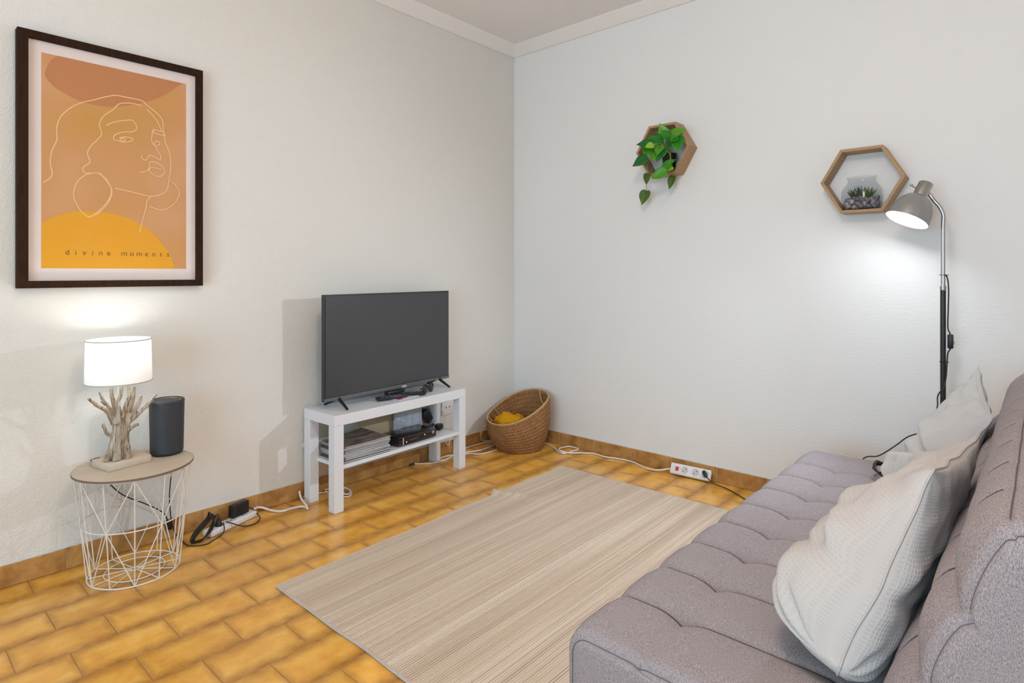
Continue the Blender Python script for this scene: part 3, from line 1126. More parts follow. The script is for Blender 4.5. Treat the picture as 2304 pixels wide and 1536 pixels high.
# ------------------------------------------------------------------ framed print
def build_picture():
    xa, xb, za, zb = -2.711, -2.084, 1.065, 1.998
    D, fw = 0.042, 0.031
    root = thing('framed_print', 'dark framed print of a line drawn face hanging above the table lamp', 'picture', (-2.397, 0, 1.065))

    def rail(a, b, c, d):
        # a,b outer corners; d,c inner corners (x, z)
        g = G()
        pts = [a, b, c, d]
        g.add([(p[0], -0.002, p[1]) for p in pts] + [(p[0], -D, p[1]) for p in pts],
              [(0, 1, 2, 3), (7, 6, 5, 4)] + [(i, i + 4, (i + 1) % 4 + 4, (i + 1) % 4) for i in range(4)])
        obj('frame_rail', g, M['frame_wood'], root, smooth=False)
    A, Bq, Cq, Dq = (xa, za), (xb, za), (xb, zb), (xa, zb)
    a, b, c, d = (xa + fw, za + fw * 0.85), (xb - fw * 0.8, za + fw * 0.85), (xb - fw * 0.8, zb - fw * 0.85), (xa + fw, zb - fw * 0.85)
    rail(A, Bq, b, a); rail(Bq, Cq, c, b); rail(Cq, Dq, d, c); rail(Dq, A, a, d)
    g = G(); g.box(((xa + xb) / 2, -0.013, (za + zb) / 2), (xb - xa - 0.03, 0.018, zb - za - 0.03))
    obj('mat_board', g, M['mat_board'], root, smooth=False)
    yp = -0.0225
    px0, px1, pz0, pz1 = -2.640, -2.146, 1.138, 1.930
    g = G(); g.box(((px0 + px1) / 2, yp + 0.0003, (pz0 + pz1) / 2), (px1 - px0, 0.001, pz1 - pz0))
    pr = obj('art_sheet', g, M['print'], root, smooth=False)

    def flat(name, poly, y, mat):
        g = G(); g.prism(poly, y, y - 0.0003, lambda p, q, s: (p, s, q))
        return obj(name, g, mat, pr, smooth=False)
    blob = [(-2.591, 1.93), (-2.613, 1.906), (-2.629, 1.857), (-2.616, 1.826), (-2.582, 1.8), (-2.519, 1.776), (-2.467, 1.771),
            (-2.413, 1.777), (-2.314, 1.812), (-2.239, 1.857), (-2.176, 1.914), (-2.160, 1.93)]
    core = [Vector((p[0], p[1], 0)) for p in blob]
    blob = [(p.x, min(1.93, p.y)) for p in smooth_path(core, 5)]
    flat('rust_shape', blob, yp - 0.0004, M['rust'])
    hill = [(-2.640, 1.303), (-2.594, 1.333), (-2.545, 1.352), (-2.487, 1.358), (-2.413, 1.354), (-2.343, 1.331), (-2.284, 1.293),
            (-2.239, 1.244), (-2.204, 1.186), (-2.191, 1.138)]
    hill = [(p.x, p.y) for p in smooth_path([Vector((q[0], q[1], 0)) for q in hill], 5)] + [(-2.640, 1.138)]
    flat('yellow_shape', hill, yp - 0.0004, M['yellow'])
    strokes = [
        [(-2.635, 1.453), (-2.616, 1.47), (-2.608, 1.49), (-2.614, 1.53), (-2.608, 1.576), (-2.594, 1.616), (-2.594, 1.662), (-2.582, 1.705), (-2.554, 1.742), (-2.519, 1.77), (-2.474, 1.792), (-2.44, 1.81), (-2.406, 1.823), (-2.364, 1.824), (-2.314, 1.822), (-2.295, 1.807), (-2.262, 1.785), (-2.239, 1.76), (-2.234, 1.719), (-2.227, 1.669), (-2.21, 1.621), (-2.206, 1.57), (-2.213, 1.509), (-2.222, 1.466), (-2.246, 1.446), (-2.284, 1.436), (-2.328, 1.443), (-2.371, 1.45), (-2.409, 1.456)],
        [(-2.314, 1.801), (-2.35, 1.804), (-2.392, 1.793), (-2.413, 1.767), (-2.447, 1.732), (-2.46, 1.698), (-2.452, 1.664), (-2.467, 1.637), (-2.49, 1.606), (-2.499, 1.578), (-2.491, 1.547), (-2.512, 1.525), (-2.51, 1.506), (-2.493, 1.504), (-2.467, 1.508), (-2.44, 1.491), (-2.421, 1.453), (-2.427, 1.413), (-2.454, 1.371), (-2.487, 1.338), (-2.506, 1.342), (-2.529, 1.372), (-2.543, 1.417), (-2.532, 1.465), (-2.506, 1.495), (-2.487, 1.503)],
        [(-2.46, 1.511), (-2.433, 1.476), (-2.418, 1.446), (-2.43, 1.397), (-2.467, 1.35), (-2.5, 1.336)],
        [(-2.295, 1.791), (-2.262, 1.756), (-2.246, 1.725), (-2.239, 1.709)],
        [(-2.437, 1.698), (-2.413, 1.716), (-2.371, 1.731), (-2.346, 1.735), (-2.332, 1.709), (-2.346, 1.69), (-2.378, 1.683), (-2.406, 1.668), (-2.413, 1.65), (-2.399, 1.645), (-2.378, 1.642), (-2.35, 1.653), (-2.346, 1.662), (-2.371, 1.664), (-2.392, 1.658)],
        [(-2.392, 1.65), (-2.382, 1.658), (-2.371, 1.653), (-2.38, 1.646), (-2.392, 1.65)],
        [(-2.227, 1.694), (-2.246, 1.695), (-2.269, 1.7), (-2.273, 1.712), (-2.278, 1.669), (-2.269, 1.649), (-2.25, 1.652), (-2.25, 1.665), (-2.265, 1.663), (-2.269, 1.649)],
        [(-2.273, 1.712), (-2.239, 1.709), (-2.227, 1.694)],
        [(-2.314, 1.601), (-2.314, 1.589), (-2.299, 1.582), (-2.288, 1.602), (-2.273, 1.603), (-2.262, 1.598), (-2.246, 1.59), (-2.246, 1.611), (-2.258, 1.63), (-2.265, 1.65)],
        [(-2.321, 1.53), (-2.299, 1.537), (-2.284, 1.551), (-2.288, 1.572), (-2.265, 1.579), (-2.246, 1.569), (-2.235, 1.562), (-2.231, 1.541), (-2.243, 1.523), (-2.265, 1.522), (-2.284, 1.535), (-2.288, 1.551), (-2.262, 1.554), (-2.239, 1.549)],
        [(-2.28, 1.435), (-2.295, 1.417), (-2.298, 1.392), (-2.31, 1.341), (-2.322, 1.287)],
        [(-2.21, 1.51), (-2.184, 1.487), (-2.173, 1.462), (-2.184, 1.427), (-2.212, 1.394), (-2.246, 1.383), (-2.288, 1.394)],
    ]
    for si, s in enumerate(strokes):
        path = smooth_path([Vector((p[0], 0, p[1])) for p in s], 5)
        g = G()
        w = 0.0019
        o = 0
        for i, p in enumerate(path):
            q = path[min(i + 1, len(path) - 1)] - path[max(i - 1, 0)]
            nrm = Vector((-q.z, 0, q.x)).normalized() * w
            for sgn in (1, -1):
                g.v.append(Vector((p.x + sgn * nrm.x, yp - 0.0010 - si * 0.00008 - i * 0.000002, p.z + sgn * nrm.z)))
            if i:
                a = 2 * (i - 1)
                g.f.append((a, a + 1, a + 3, a + 2))
        obj('drawn_line', g, M['art_line'], pr, smooth=False)
    # lettering
    txt = 'divine moments'
    n = len(txt)
    x0, x1, zbase = -2.562, -2.2165, 1.1885
    for i, ch in enumerate(txt):
        if ch == ' ':
            continue
        cu = bpy.data.curves.new('letter', 'FONT')
        cu.body = ch
        cu.size = 0.030
        cu.offset = -0.00025
        cu.align_x = 'CENTER'
        to = bpy.data.objects.new('letter', cu)
        COL.objects.link(to)
        dg = bpy.context.evaluated_depsgraph_get()
        me = bpy.data.meshes.new_from_object(to.evaluated_get(dg))
        bpy.data.objects.remove(to)
        me.materials.clear()
        me.materials.append(M['art_text'])
        me.transform(Matrix.Rotation(PI / 2, 4, 'X'))
        o = bpy.data.objects.new('letter', me)
        COL.objects.link(o)
        o.parent = pr
        o.location = Vector((x0 + (x1 - x0) * i / (n - 1), yp - 0.0016, zbase)) - root_loc(pr)


build_picture()


# ------------------------------------------------------------------ wire side table with oak top
def build_side_table():
    c = Vector((-2.39, -0.205, 0))
    root = thing('side_table', 'round pale oak topped side table with white wire basket base', 'side table', c)
    zt = 0.391
    g = G()
    g.lathe([(0.190, zt), (0.195, zt + 0.001), (0.195, zt + 0.0085), (0.1945, zt + 0.009)], 72, c)
    top = obj('table_top', g, M['pale_oak'], root)
    g = G()
    g.lathe([(0.1952, zt + 0.0005), (0.1962, zt + 0.0012), (0.1962, zt + 0.0078), (0.1952, zt + 0.0088)], 72, c, capb=False, capt=False)
    obj('edge_band', g, M['oak_edge'], top)

    def ring(r, z, w=0.0022, name='wire_ring'):
        g = G()
        g.tube([c + Vector((r * math.cos(2 * PI * k / 60), r * math.sin(2 * PI * k / 60), z)) for k in range(60)], w, 6, closed=True)
        obj(name, g, M['white_wire'], root)
    rt, rm, rb = 0.186, 0.168, 0.149
    zm = 0.205
    ring(rt, zt - 0.003)
    ring(rm, zm)
    ring(rb, 0.0030, 0.0028)
    ring(0.098, 0.0030)
    ring(0.014, 0.0036, 0.0024)

    def P(k, lev):
        a = math.radians(-136 + 30 * k)
        r, z = {'t': (rt, zt - 0.003), 'm': (rm, zm), 'b': (rb, 0.003)}[lev]
        return c + Vector((r * math.cos(a), r * math.sin(a), z))

    def wire(a, b):
        g = G()
        g.tube([a, (a + b) / 2, b], 0.0019, 6)
        obj('wire', g, M['white_wire'], root)
    for k in range(12):
        g = G(); g.tube([P(k, 't'), P(k, 'm'), P(k, 'b')], 0.0021, 6)
        obj('wire', g, M['white_wire'], root)
        if k % 2 == 0:
            for s in (-1, 1):
                wire(P(k, 'm'), P(k + s, 't'))
                wire(P(k, 'm'), P(k + s, 'b'))
        a = math.radians(-136 + 30 * k)
        wire(c + Vector((0.014 * math.cos(a), 0.014 * math.sin(a), 0.0045)), c + Vector((rb * math.cos(a), rb * math.sin(a), 0.0045)))


build_side_table()
ZT = 0.400          # table top surface


# ------------------------------------------------------------------ driftwood lamp
def build_table_lamp():
    base = Vector((-2.435, -0.175, ZT))
    root = thing('table_lamp', 'lit driftwood table lamp with white drum shade on the side table', 'lamp', base)
    # sanded block
    ang = math.radians(11)
    R = Matrix.Rotation(ang, 3, 'Z')
    g = G(); g.bbox(base + Vector((0.011, 0.004, 0.0130)), (0.150, 0.127, 0.026), 0.003, 2, R)
    obj('base_block', g, M['lamp_block'], root)
    # driftwood: strands and branches fused by a voxel remesh
    yc = -0.19

    def Q(x, z, dy=0.0):
        return Vector((x + dy * 0.28, yc + dy, z))
    strands = [
        ([Q(-2.478, .425, .0), Q(-2.468, .47, .0), Q(-2.456, .53, .0), Q(-2.450, .585, .0)], [.017, .015, .016, .014]),
        ([Q(-2.445, .425, -.02), Q(-2.440, .48, -.012), Q(-2.436, .54, -.008), Q(-2.436, .585, -.006)], [.016, .017, .018, .016]),
        ([Q(-2.412, .425, -.01), Q(-2.412, .48, -.004), Q(-2.411, .54, 0), Q(-2.410, .59, 0)], [.020, .017, .018, .016]),
        ([Q(-2.430, .425, .03), Q(-2.430, .50, .02), Q(-2.428, .56, .015), Q(-2.428, .60, .01)], [.018, .019, .020, .016]),
        ([Q(-2.455, .56, 0), Q(-2.475, .608, .0), Q(-2.505, .636, -.004), Q(-2.533, .668, -.008)], [.013, .0095, .0085, .0065]),
        ([Q(-2.452, .585, .01), Q(-2.472, .625, .012), Q(-2.497, .648, .014)], [.011, .0075, .005]),
        ([Q(-2.478, .636, .012), Q(-2.493, .66, .01), Q(-2.501, .688, .006)], [.006, .0055, .005]),
        ([Q(-2.445, .56, -.012), Q(-2.437, .612, -.018), Q(-2.446, .636, -.02), Q(-2.434, .662, -.02), Q(-2.431, .700, -.018)], [.012, .0085, .007, .008, .0075]),
        ([Q(-2.445, .585, .03), Q(-2.458, .64, .036), Q(-2.465, .694, .04)], [.011, .009, .007]),
        ([Q(-2.424, .575, 0), Q(-2.414, .63, -.008), Q(-2.400, .664, -.012)], [.011, .009, .007]),
        ([Q(-2.410, .585, .012), Q(-2.392, .641, .016), Q(-2.386, .690, .018)], [.012, .009, .0055]),
        ([Q(-2.402, .575, -.006), Q(-2.374, .623, -.012), Q(-2.366, .656, -.016)], [.011, .009, .006]),
        ([Q(-2.412, .555, -.004), Q(-2.372, .588, -.010), Q(-2.340, .618, -.012), Q(-2.314, .652, -.012)], [.013, .0095, .0085, .006]),
        ([Q(-2.410, .525, -.004), Q(-2.388, .543, -.012), Q(-2.372, .547, -.016)], [.010, .0075, .006]),
        ([Q(-2.458, .515, 0), Q(-2.478, .533, -.006), Q(-2.488, .568, -.008)], [.010, .0075, .0055]),
        ([Q(-2.415, .60, .03), Q(-2.405, .65, .04), Q(-2.41, .69, .045)], [.010, .008, .005]),
    ]
    g = G()
    for si, (pts, rad) in enumerate(strands):
        if si < 4:
            pts = [Vector((-2.432 + (p.x + 2.432) * (1.0 - 0.34 * sm(.43, .50, p.z)), p.y, p.z)) for p in pts]
            rad = [q * 0.86 for q in rad]
        else:
            rad = [q * 0.80 for q in rad]
        path = smooth_path(pts, 6)
        rr = []
        for i in range(len(path)):
            u = i / (len(path) - 1) * (len(rad) - 1)
            k = min(int(u), len(rad) - 2)
            rr.append((rad[k] + (rad[k + 1] - rad[k]) * (u - k)) * (1 + 0.14 * noise.noise(path[i] * 60)))
        g.tube(path, rr, 10)
    me = g.mesh('driftwood')
    tmp = bpy.data.objects.new('tmp', me)
    COL.objects.link(tmp)
    md = tmp.modifiers.new('r', 'REMESH')
    md.mode = 'VOXEL'
    md.voxel_size = 0.0028
    md2 = tmp.modifiers.new('s', 'SMOOTH')
    md2.iterations = 2
    dg = bpy.context.evaluated_depsgraph_get()
    me2 = bpy.data.meshes.new_from_object(tmp.evaluated_get(dg))
    bpy.data.objects.remove(tmp)
    for v in me2.vertices:
        p = v.co
        v.co = p + v.normal * (0.0022 * noise.noise(Vector((p.x * 160, p.y * 160, p.z * 22))))
    me2.transform(Matrix.Translation(-base))
    me2.polygons.foreach_set('use_smooth', [True] * len(me2.polygons))
    obj('driftwood', me2, M['driftwood'], root)
    # rod, holder, bulb, shade
    ax = Vector((-2.438, -0.19, 0))
    g = G(); g.tube([ax + Vector((0, 0, .56)), ax + Vector((0, 0, .74))], 0.005, 10)
    obj('rod', g, M['white_plastic'], root)
    g = G(); g.lathe([(0.016, .735), (0.017, .775), (0.013, .78)], 18, ax)
    obj('bulb_holder', g, M['white_plastic'], root)
    g = G(); g.lathe([(0.010, .779), (0.014, .79), (0.024, .812), (0.027, .828), (0.022, .846), (0.010, .856), (0.002, .858)], 20, ax)
    obj('bulb', g, M['bulb_table'], root)
    zb, ztop, r0, r1 = 0.716, 0.872, 0.107, 0.1035
    g = G()
    g.lathe([(r0, zb), (r1, ztop)], 64, ax, capb=False, capt=False)
    sh = obj('shade', g, M['shade'], root, recalc=True)
    for r, z in ((r0, zb), (r1, ztop)):
        g = G()
        g.tube([ax + Vector((r * math.cos(2 * PI * k / 64), r * math.sin(2 * PI * k / 64), z)) for k in range(64)], 0.0021, 6, closed=True)
        obj('shade_trim', g, M['shade_trim'], sh)
    g = G()
    for k in range(3):
        a = 2 * PI * k / 3 + 0.4
        g.tube([ax + Vector((0.014 * math.cos(a), 0.014 * math.sin(a), .775)), ax + Vector((r0 * 0.985 * math.cos(a), r0 * 0.985 * math.sin(a), .775))], 0.0012, 5)
    obj('shade_carrier', g, M['white_wire'], sh)
    # cord: behind the block, over the rim, down through the wires
    g = G()
    g.tube(smooth_path([(-2.495, -0.125, ZT + 0.008), (-2.505, -0.105, ZT + 0.017), (-2.497, -0.075, ZT + 0.012), (-2.465, -0.035, ZT + 0.004),
                        (-2.45, -0.005 - 0.005, ZT - 0.01), (-2.448, -0.012, 0.36), (-2.43, -0.02, 0.30), (-2.381, -0.022, 0.235), (-2.30, -0.022, 0.175),
                        (-2.235, -0.02, 0.12), (-2.215, -0.02, 0.075)], 6), 0.0026, 6)
    obj('cord', g, M['black_cable'], root)
    g = G()
    g.bbox((-2.213, -0.024, 0.062), (0.022, 0.020, 0.040), 0.005)
    obj('cord_plug', g, M['black_plastic'], root)


build_table_lamp()


# ------------------------------------------------------------------ speaker
def build_speaker():
    c = Vector((-2.262, -0.150, ZT))
    root = thing('smart_speaker', 'charcoal cylindrical speaker with mesh sides beside the driftwood lamp', 'speaker', c)
    seg = 64
    g = G()
    r0, r1, h = 0.0585, 0.0625, 0.216
    zs = [0.012 + (h - 0.024) * k / 30 for k in range(31)]
    g.lathe([(r0 + (r1 - r0) * z / h, z) for z in zs], seg, c, capb=False, capt=False)
    n = len(g.v)
    g.v = [p - c for p in g.v]
    me = g.mesh('grille')
    uv = me.uv_layers.new(name='uv')
    for poly in me.polygons:
        ks = [v % seg for v in poly.vertices]
        wrap = 0 in ks and seg - 1 in ks
        for li, vi in zip(poly.loop_indices, poly.vertices):
            k, ring = vi % seg, vi // seg
            if wrap and k == 0:
                k = seg
            uv.data[li].uv = (k / seg * 0.40 * 2.2, zs[ring] * 4)
    obj('grille', me, M['grille'], root)
    g = G(); g.lathe([(0.050, 0), (0.056, 0.004), (r0 + 0.0004, 0.0125)], seg, c, capt=False)
    obj('foot', g, M['speaker_body'], root)
    rt = r0 + (r1 - r0) * (h - 0.012) / h
    g = G(); g.lathe([(rt + 0.0004, h - 0.0125), (rt + 0.0008, h - 0.004), (rt - 0.002, h), (rt - 0.008, h - 0.0005), (rt - 0.012, h - 0.004), (0.001, h - 0.004)], seg, c, capb=False, capt=False)
    top = obj('top_panel', g, M['speaker_body'], root)
    g = G()
    g.tube([c + Vector(((rt - 0.014) * math.cos(2 * PI * k / 48), (rt - 0.014) * math.sin(2 * PI * k / 48), h - 0.0036)) for k in range(48)], 0.0012, 6, closed=True)
    obj('light_ring', g, M['nickel'], top)
    g = G()
    g.tube(smooth_path([(-2.225, -0.09, ZT + .006), (-2.21, -0.06, ZT + .002), (-2.198, -0.035, ZT - 0.02), (-2.197, -0.022, .33), (-2.209, -0.02, .2), (-2.207, -0.02, .12), (-2.20, -0.022, .06), (-2.19, -0.03, .02)], 6), 0.0022, 6)
    obj('cord', g, M['black_cable'], root)


build_speaker()


# ------------------------------------------------------------------ TV bench
def build_bench():
    c = Vector((-1.176, -0.166, 0))
    rz = math.radians(2.3)
    root = thing('tv_bench', 'low white bench with square legs and open shelf along the wall', 'tv bench', c, rotz=rz)
    L, Dp, H, th, lg = 0.872, 0.258, 0.455, 0.050, 0.050

    def part(name, ce, s, b=0.0016):
        g = G(); g.bbox(ce, s, b, 1)
        return obj(name, g, M['white_foil'], root, world=False, smooth=False)
    part('bench_top', (0, 0, H - th / 2), (L, Dp, th))
    for sx in (-1, 1):
        for sy in (-1, 1):
            part('leg', (sx * (L / 2 - lg / 2), sy * (Dp / 2 - lg / 2), (H - th - 0.0006) / 2), (lg, lg, H - th - 0.0006))
    part('shelf', (0, 0, 0.206), (L - lg - 0.03, Dp - 0.008, 0.018))
    return root, c, rz


BENCH, BC, BR = build_bench()
BROT = Matrix.Rotation(BR, 3, 'Z')


def on_bench(x, y, z=0.4555):
    """bench-local position to world"""
    return BC + BROT @ Vector((x, y, z))


def build_tv():
    # screen plane from left end to right end, in plan
    a, b = Vector((-1.586, -0.190, 0)), Vector((-0.722, -0.125, 0))
    d = (b - a)
    w = d.length
    ang = math.atan2(d.y, d.x)
    mid = (a + b) / 2
    root = thing('television', 'flat black television switched off on the white bench', 'television', (mid.x, mid.y, 0.4555), rotz=ang)
    z0, z1 = 0.497 - 0.4555, 1.0145 - 0.4555
    h = z1 - z0

    def part(name, ce, s, mat, bev=0.002, smooth=False, parent=root):
        g = G(); g.bbox(ce, s, bev, 2)
        return obj(name, g, mat, parent, world=False, smooth=smooth)
    part('housing', (0, 0.016, (z0 + z1) / 2), (w, 0.022, h), M['tv_trim'], 0.003)
    part('rear_housing', (0, 0.044, z0 + h * 0.36), (w * 0.72, 0.05, h * 0.58), M['black_plastic'], 0.012)
    part('screen', (0, 0.0035, (z0 + z1) / 2 + 0.005), (w - 0.016, 0.004, h - 0.026), M['screen'], 0.0008)
    part('bottom_bezel', (0, 0.0035, z0 + 0.008), (w - 0.004, 0.006, 0.015), M['tv_sill'], 0.001)
    part('badge', (0.075, 0.0015, z0 + 0.003), (0.032, 0.006, 0.009), M['booklet'], 0.001)
    for sx in (-0.350, 0.352):
        g = G()
        prof = 0.008
        for tip in (-0.088, 0.095):
            path = [(sx, 0.014, z0 + 0.012), (sx + 0.002, 0.014 + tip * 0.3, z0 - 0.006), (sx + 0.006 * (1 if sx > 0 else -1), 0.014 + tip, 0.0062)]
            g.tube(smooth_path(path, 4), [0.009, 0.009, 0.009, 0.0085, 0.008, 0.0075, 0.007, 0.0065, 0.006], 8)
        obj('stand_foot', g, M['black_plastic'], root, world=False)


build_tv()


# ------------------------------------------------------------------ things on top of the bench
def build_bench_top_items():
    z = 0.4555
    # pale booklet with a pink corner
    p = on_bench(0.045, -0.052)
    r = thing('booklet', 'thin pale booklet with a pink corner under the remotes', 'booklet', p, rotz=math.radians(8))
    g = G(); g.bbox((0, 0, 0.002), (0.150, 0.075, 0.004), 0.0006, 1)
    obj('pages', g, M['booklet'], r, world=False, smooth=False)
    g = G(); g.bbox((-0.055, -0.022, 0.0044), (0.036, 0.030, 0.0008), 0.0003, 1)
    obj('printed_corner', g, M['pink'], r, world=False, smooth=False)

    def remote(name, label, loc, rz, L, Wd, mat, tilt=0.0):
        r = thing(name, label, 'remote', loc, 'remotes on the bench', rz)
        if tilt:
            r.rotation_euler[1] = tilt
        g = G(); g.bbox((0, 0, 0.008), (L, Wd, 0.015), 0.005, 2)
        obj('body', g, mat, r, world=False)
        for i in range(5):
            for j in range(3):
                g = G(); g.bbox((-L * 0.32 + i * L * 0.14, (j - 1) * Wd * 0.27, 0.0160), (L * 0.07, Wd * 0.16, 0.0016), 0.0005, 1)
                obj('button', g, M['button'], r, world=False)
    remote('remote_control', 'dark remote lying across the booklet, its left end nearest the screen', on_bench(-0.03, -0.040, z + 0.0045), math.radians(-9), 0.17, 0.042, M['remote_navy'])
    remote('remote_control', 'black remote at the right of the pair, pointing to the bench front', on_bench(0.105, -0.050, z + 0.0045), math.radians(-38), 0.14, 0.040, M['black_plastic'])
    # black dongle box
    p = on_bench(0.03, 0.008)
    r = thing('media_box', 'small black box behind the remotes under the television', 'box', p, rotz=math.radians(4))
    g = G(); g.bbox((0, 0, 0.017), (0.120, 0.030, 0.034), 0.004)
    obj('body', g, M['black_plastic'], r, world=False)
    g = G(); g.bbox((-0.02, -0.0152, 0.018), (0.05, 0.001, 0.008), 0.0003, 1)
    obj('front_window', g, M['gloss_black'], r, world=False)
    # sunglasses
    p = on_bench(0.205, -0.035)
    r = thing('sunglasses', 'dark folded sunglasses on the bench right of the remotes', 'sunglasses', p, rotz=math.radians(20))
    for s in (-1, 1):
        g = G(); g.lathe([(0.001, -0.0015), (0.024, -0.001), (0.026, 0.001), (0.024, 0.0025), (0.001, 0.003)], 22, (s * 0.032, -0.022, 0.0262), (0, -1, 0.15))
        obj('lens', g, M['gloss_black'], r, world=False)
        g = G(); g.tube([Vector((s * 0.032 + 0.027 * math.cos(k * PI / 12), -0.022 - 0.004 * math.sin(k * PI / 12) * 0.15, 0.0262 + 0.0235 * math.sin(k * PI / 12))) for k in range(24)], 0.0022, 6, closed=True)
        obj('rim', g, M['black_plastic'], r, world=False)
        g = G(); g.tube(smooth_path([(s * 0.059, -0.020, 0.034), (s * 0.055, -0.006, 0.030), (s * -0.01, 0.006 + s * 0.004, 0.020), (s * -0.05, 0.010 + s * 0.004, 0.008)], 5), 0.0022, 6)
        obj('temple', g, M['black_plastic'], r, world=False)
    g = G(); g.tube([(-0.008, -0.022, 0.03), (0, -0.023, 0.034), (0.008, -0.022, 0.03)], 0.0022, 6)
    obj('bridge', g, M['black_plastic'], r, world=False)


build_bench_top_items()


# ------------------------------------------------------------------ things on the lower shelf
ZS = 0.2155


def build_shelf_items():
    # magazines
    names = ['lowest magazine of the stack on the bench shelf', 'second magazine from the bottom of the stack', 'third magazine from the bottom of the stack',
             'fourth magazine from the bottom of the stack', 'fifth magazine from the bottom of the stack', 'sixth magazine from the bottom of the stack',
             'third magazine from the top of the stack', 'magazine just under the top one of the stack', 'topmost magazine with a dark cover and a lifted corner']
    z = ZS
    n = len(names)
    for i, nm in enumerate(names):
        th = 0.0085 if i < n - 1 else 0.0075
        jx, jy = random.uniform(-0.006, 0.006), random.uniform(-0.004, 0.004)
        p = on_bench(-0.232 + jx, -0.012 + jy, z)
        r = thing('magazine', nm, 'magazine', p, 'magazines stacked on the bench shelf', BR + random.uniform(-0.035, 0.035))
        g = G(); g.bbox((0.001, 0.001, th / 2), (0.268, 0.196, th - 0.0014), 0.0005, 1)
        obj('pages', g, M['pages'], r, world=False, smooth=False)
        g = G()
        g.box((0, 0, 0.0003), (0.272, 0.200, 0.0006))
        if i < n - 1:
            g.box((0, 0, th - 0.0003), (0.272, 0.200, 0.0006))
        else:
            # lifted far corner
            nx, ny = 14, 12
            for top in (0.0008, 0.0):
                o = len(g.v)
                for a in range(nx + 1):
                    for b in range(ny + 1):
                        x, y = -0.136 + 0.272 * a / nx, -0.1 + 0.2 * b / ny
                        d = max(0.0, (x + y * 1.2 - 0.02) / 0.2)
                        g.v.append(Vector((x - 0.03 * d, y, th - 0.0008 + top + 0.011 * d ** 1.7)))
                for a in range(nx):
                    for b in range(ny):
                        q = o + a * (ny + 1) + b
                        g.f.append((q, q + 1, q + ny + 2, q + ny + 1))
        g.box((-0.136, 0, th / 2), (0.0008, 0.200, th))
        obj('cover', g, M['cover_top'] if i == n - 1 else M['cover'], r, world=False, smooth=False, recalc=(i < n - 1))
        z += th + 0.0003
    # set-top box
    p = on_bench(0.095, -0.030, ZS)
    r = thing('set_top_box', 'glossy dark set top box on the bench shelf beside the magazines', 'set-top box', p, rotz=math.radians(3.5))
    g = G(); g.bbox((0, 0, 0.026), (0.270, 0.150, 0.044), 0.004, 2)
    obj('body', g, M['gloss_black'], r, world=False)
    for s in (-1, 1):
        for t in (-1, 1):
            g = G(); g.lathe([(0.008, 0), (0.009, 0.0045)], 10, (s * 0.11, t * 0.055, 0))
            obj('foot', g, M['black_plastic'], r, world=False)
    g = G(); g.bbox((-0.105, -0.0756, 0.026), (0.005, 0.0012, 0.038), 0.0004, 1)
    obj('front_strip', g, M['booklet'], r, world=False)
    for i in range(6):
        g = G(); g.bbox((-0.055 + i * 0.011, -0.0756, 0.024), (0.0045, 0.0012, 0.006), 0.0003, 1)
        obj('display_digit', g, M['button'], r, world=False)
    g = G(); g.ball((-0.082, -0.0752, 0.018), (0.0032, 0.001, 0.0032), 1)
    obj('standby_light', g, M['led'], r, world=False)
    g = G(); g.ball((0.048, -0.0752, 0.030), (0.0048, 0.001, 0.0048), 2)
    obj('power_button', g, M['booklet'], r, world=False)
    g = G()
    for dx, dz in ((0, 0.006), (0.006, 0), (0, -0.006), (-0.006, 0)):
        g.bbox((0.110 + dx, -0.0756, 0.032 + dz), (0.006, 0.0012, 0.006), 0.0006, 1, Matrix.Rotation(PI / 4, 3, 'Y'))
    obj('logo_mark', g, M['booklet'], r, world=False)
    # manila card leaning on the wall behind the magazines
    R = Matrix.Rotation(math.radians(-7), 3, 'X')
    p = on_bench(-0.030, 0.094, ZS)
    r = thing('manila_folder', 'beige card folder standing at the back of the bench shelf', 'folder', p, rotz=BR)
    g = G(); g.bbox((0, 0.012, 0.085), (0.235, 0.004, 0.168), 0.001, 1, R)
    obj('front_sheet', g, M['manila'], r, world=False, smooth=False)
    g = G(); g.bbox((0.004, 0.0175, 0.083), (0.235, 0.003, 0.165), 0.001, 1, R)
    obj('back_sheet', g, M['manila'], r, world=False, smooth=False)
    # crumpled clear plastic bag behind the set-top box
    p = on_bench(0.178, 0.074, ZS)
    r = thing('plastic_bag', 'crumpled clear plastic bag standing behind the set top box', 'bag', p, rotz=BR)
    g = G()
    nx, nz = 26, 20
    for side in (-1, 1):
        o = len(g.v)
        for a in range(nx + 1):
            for b in range(nz + 1):
                x, z = -0.108 + 0.216 * a / nx, 0.150 * b / nz
                q = Vector((x * 30, z * 30, side * 2.0))
                pinch = (1 - (2 * a / nx - 1) ** 4) * (1 - 0.75 * (b / nz) ** 2)
                y = side * (0.004 + 0.020 * pinch * (0.55 + 0.9 * abs(noise.noise(q * 0.8)) + 0.3 * noise.noise(q * 2)))
                g.v.append(Vector((x * (1 - 0.10 * (b / nz)) + 0.006 * noise.noise(Vector((b * 0.4, a * 0.1, 3))), y, z + 0.010 * noise.noise(Vector((a * 0.35, 7, 1))) * (b / nz))))
        for a in range(nx):
            for b in range(nz):
                k = o + a * (nz + 1) + b
                g.f.append((k, k + 1, k + nz + 2, k + nz + 1))
    obj('bag_film', g, M['bag'], r, world=False)
    # black power adapter with cable heap at the right of the shelf
    p = on_bench(0.285, -0.005, ZS)
    r = thing('power_adapter', 'black power adapter with bunched cable at the right end of the shelf', 'power adapter', p, rotz=math.radians(28))
    g = G(); g.bbox((0.052, -0.025, 0.017), (0.052, 0.038, 0.030), 0.005)
    obj('body', g, M['black_plastic'], r, world=False)
    path = []
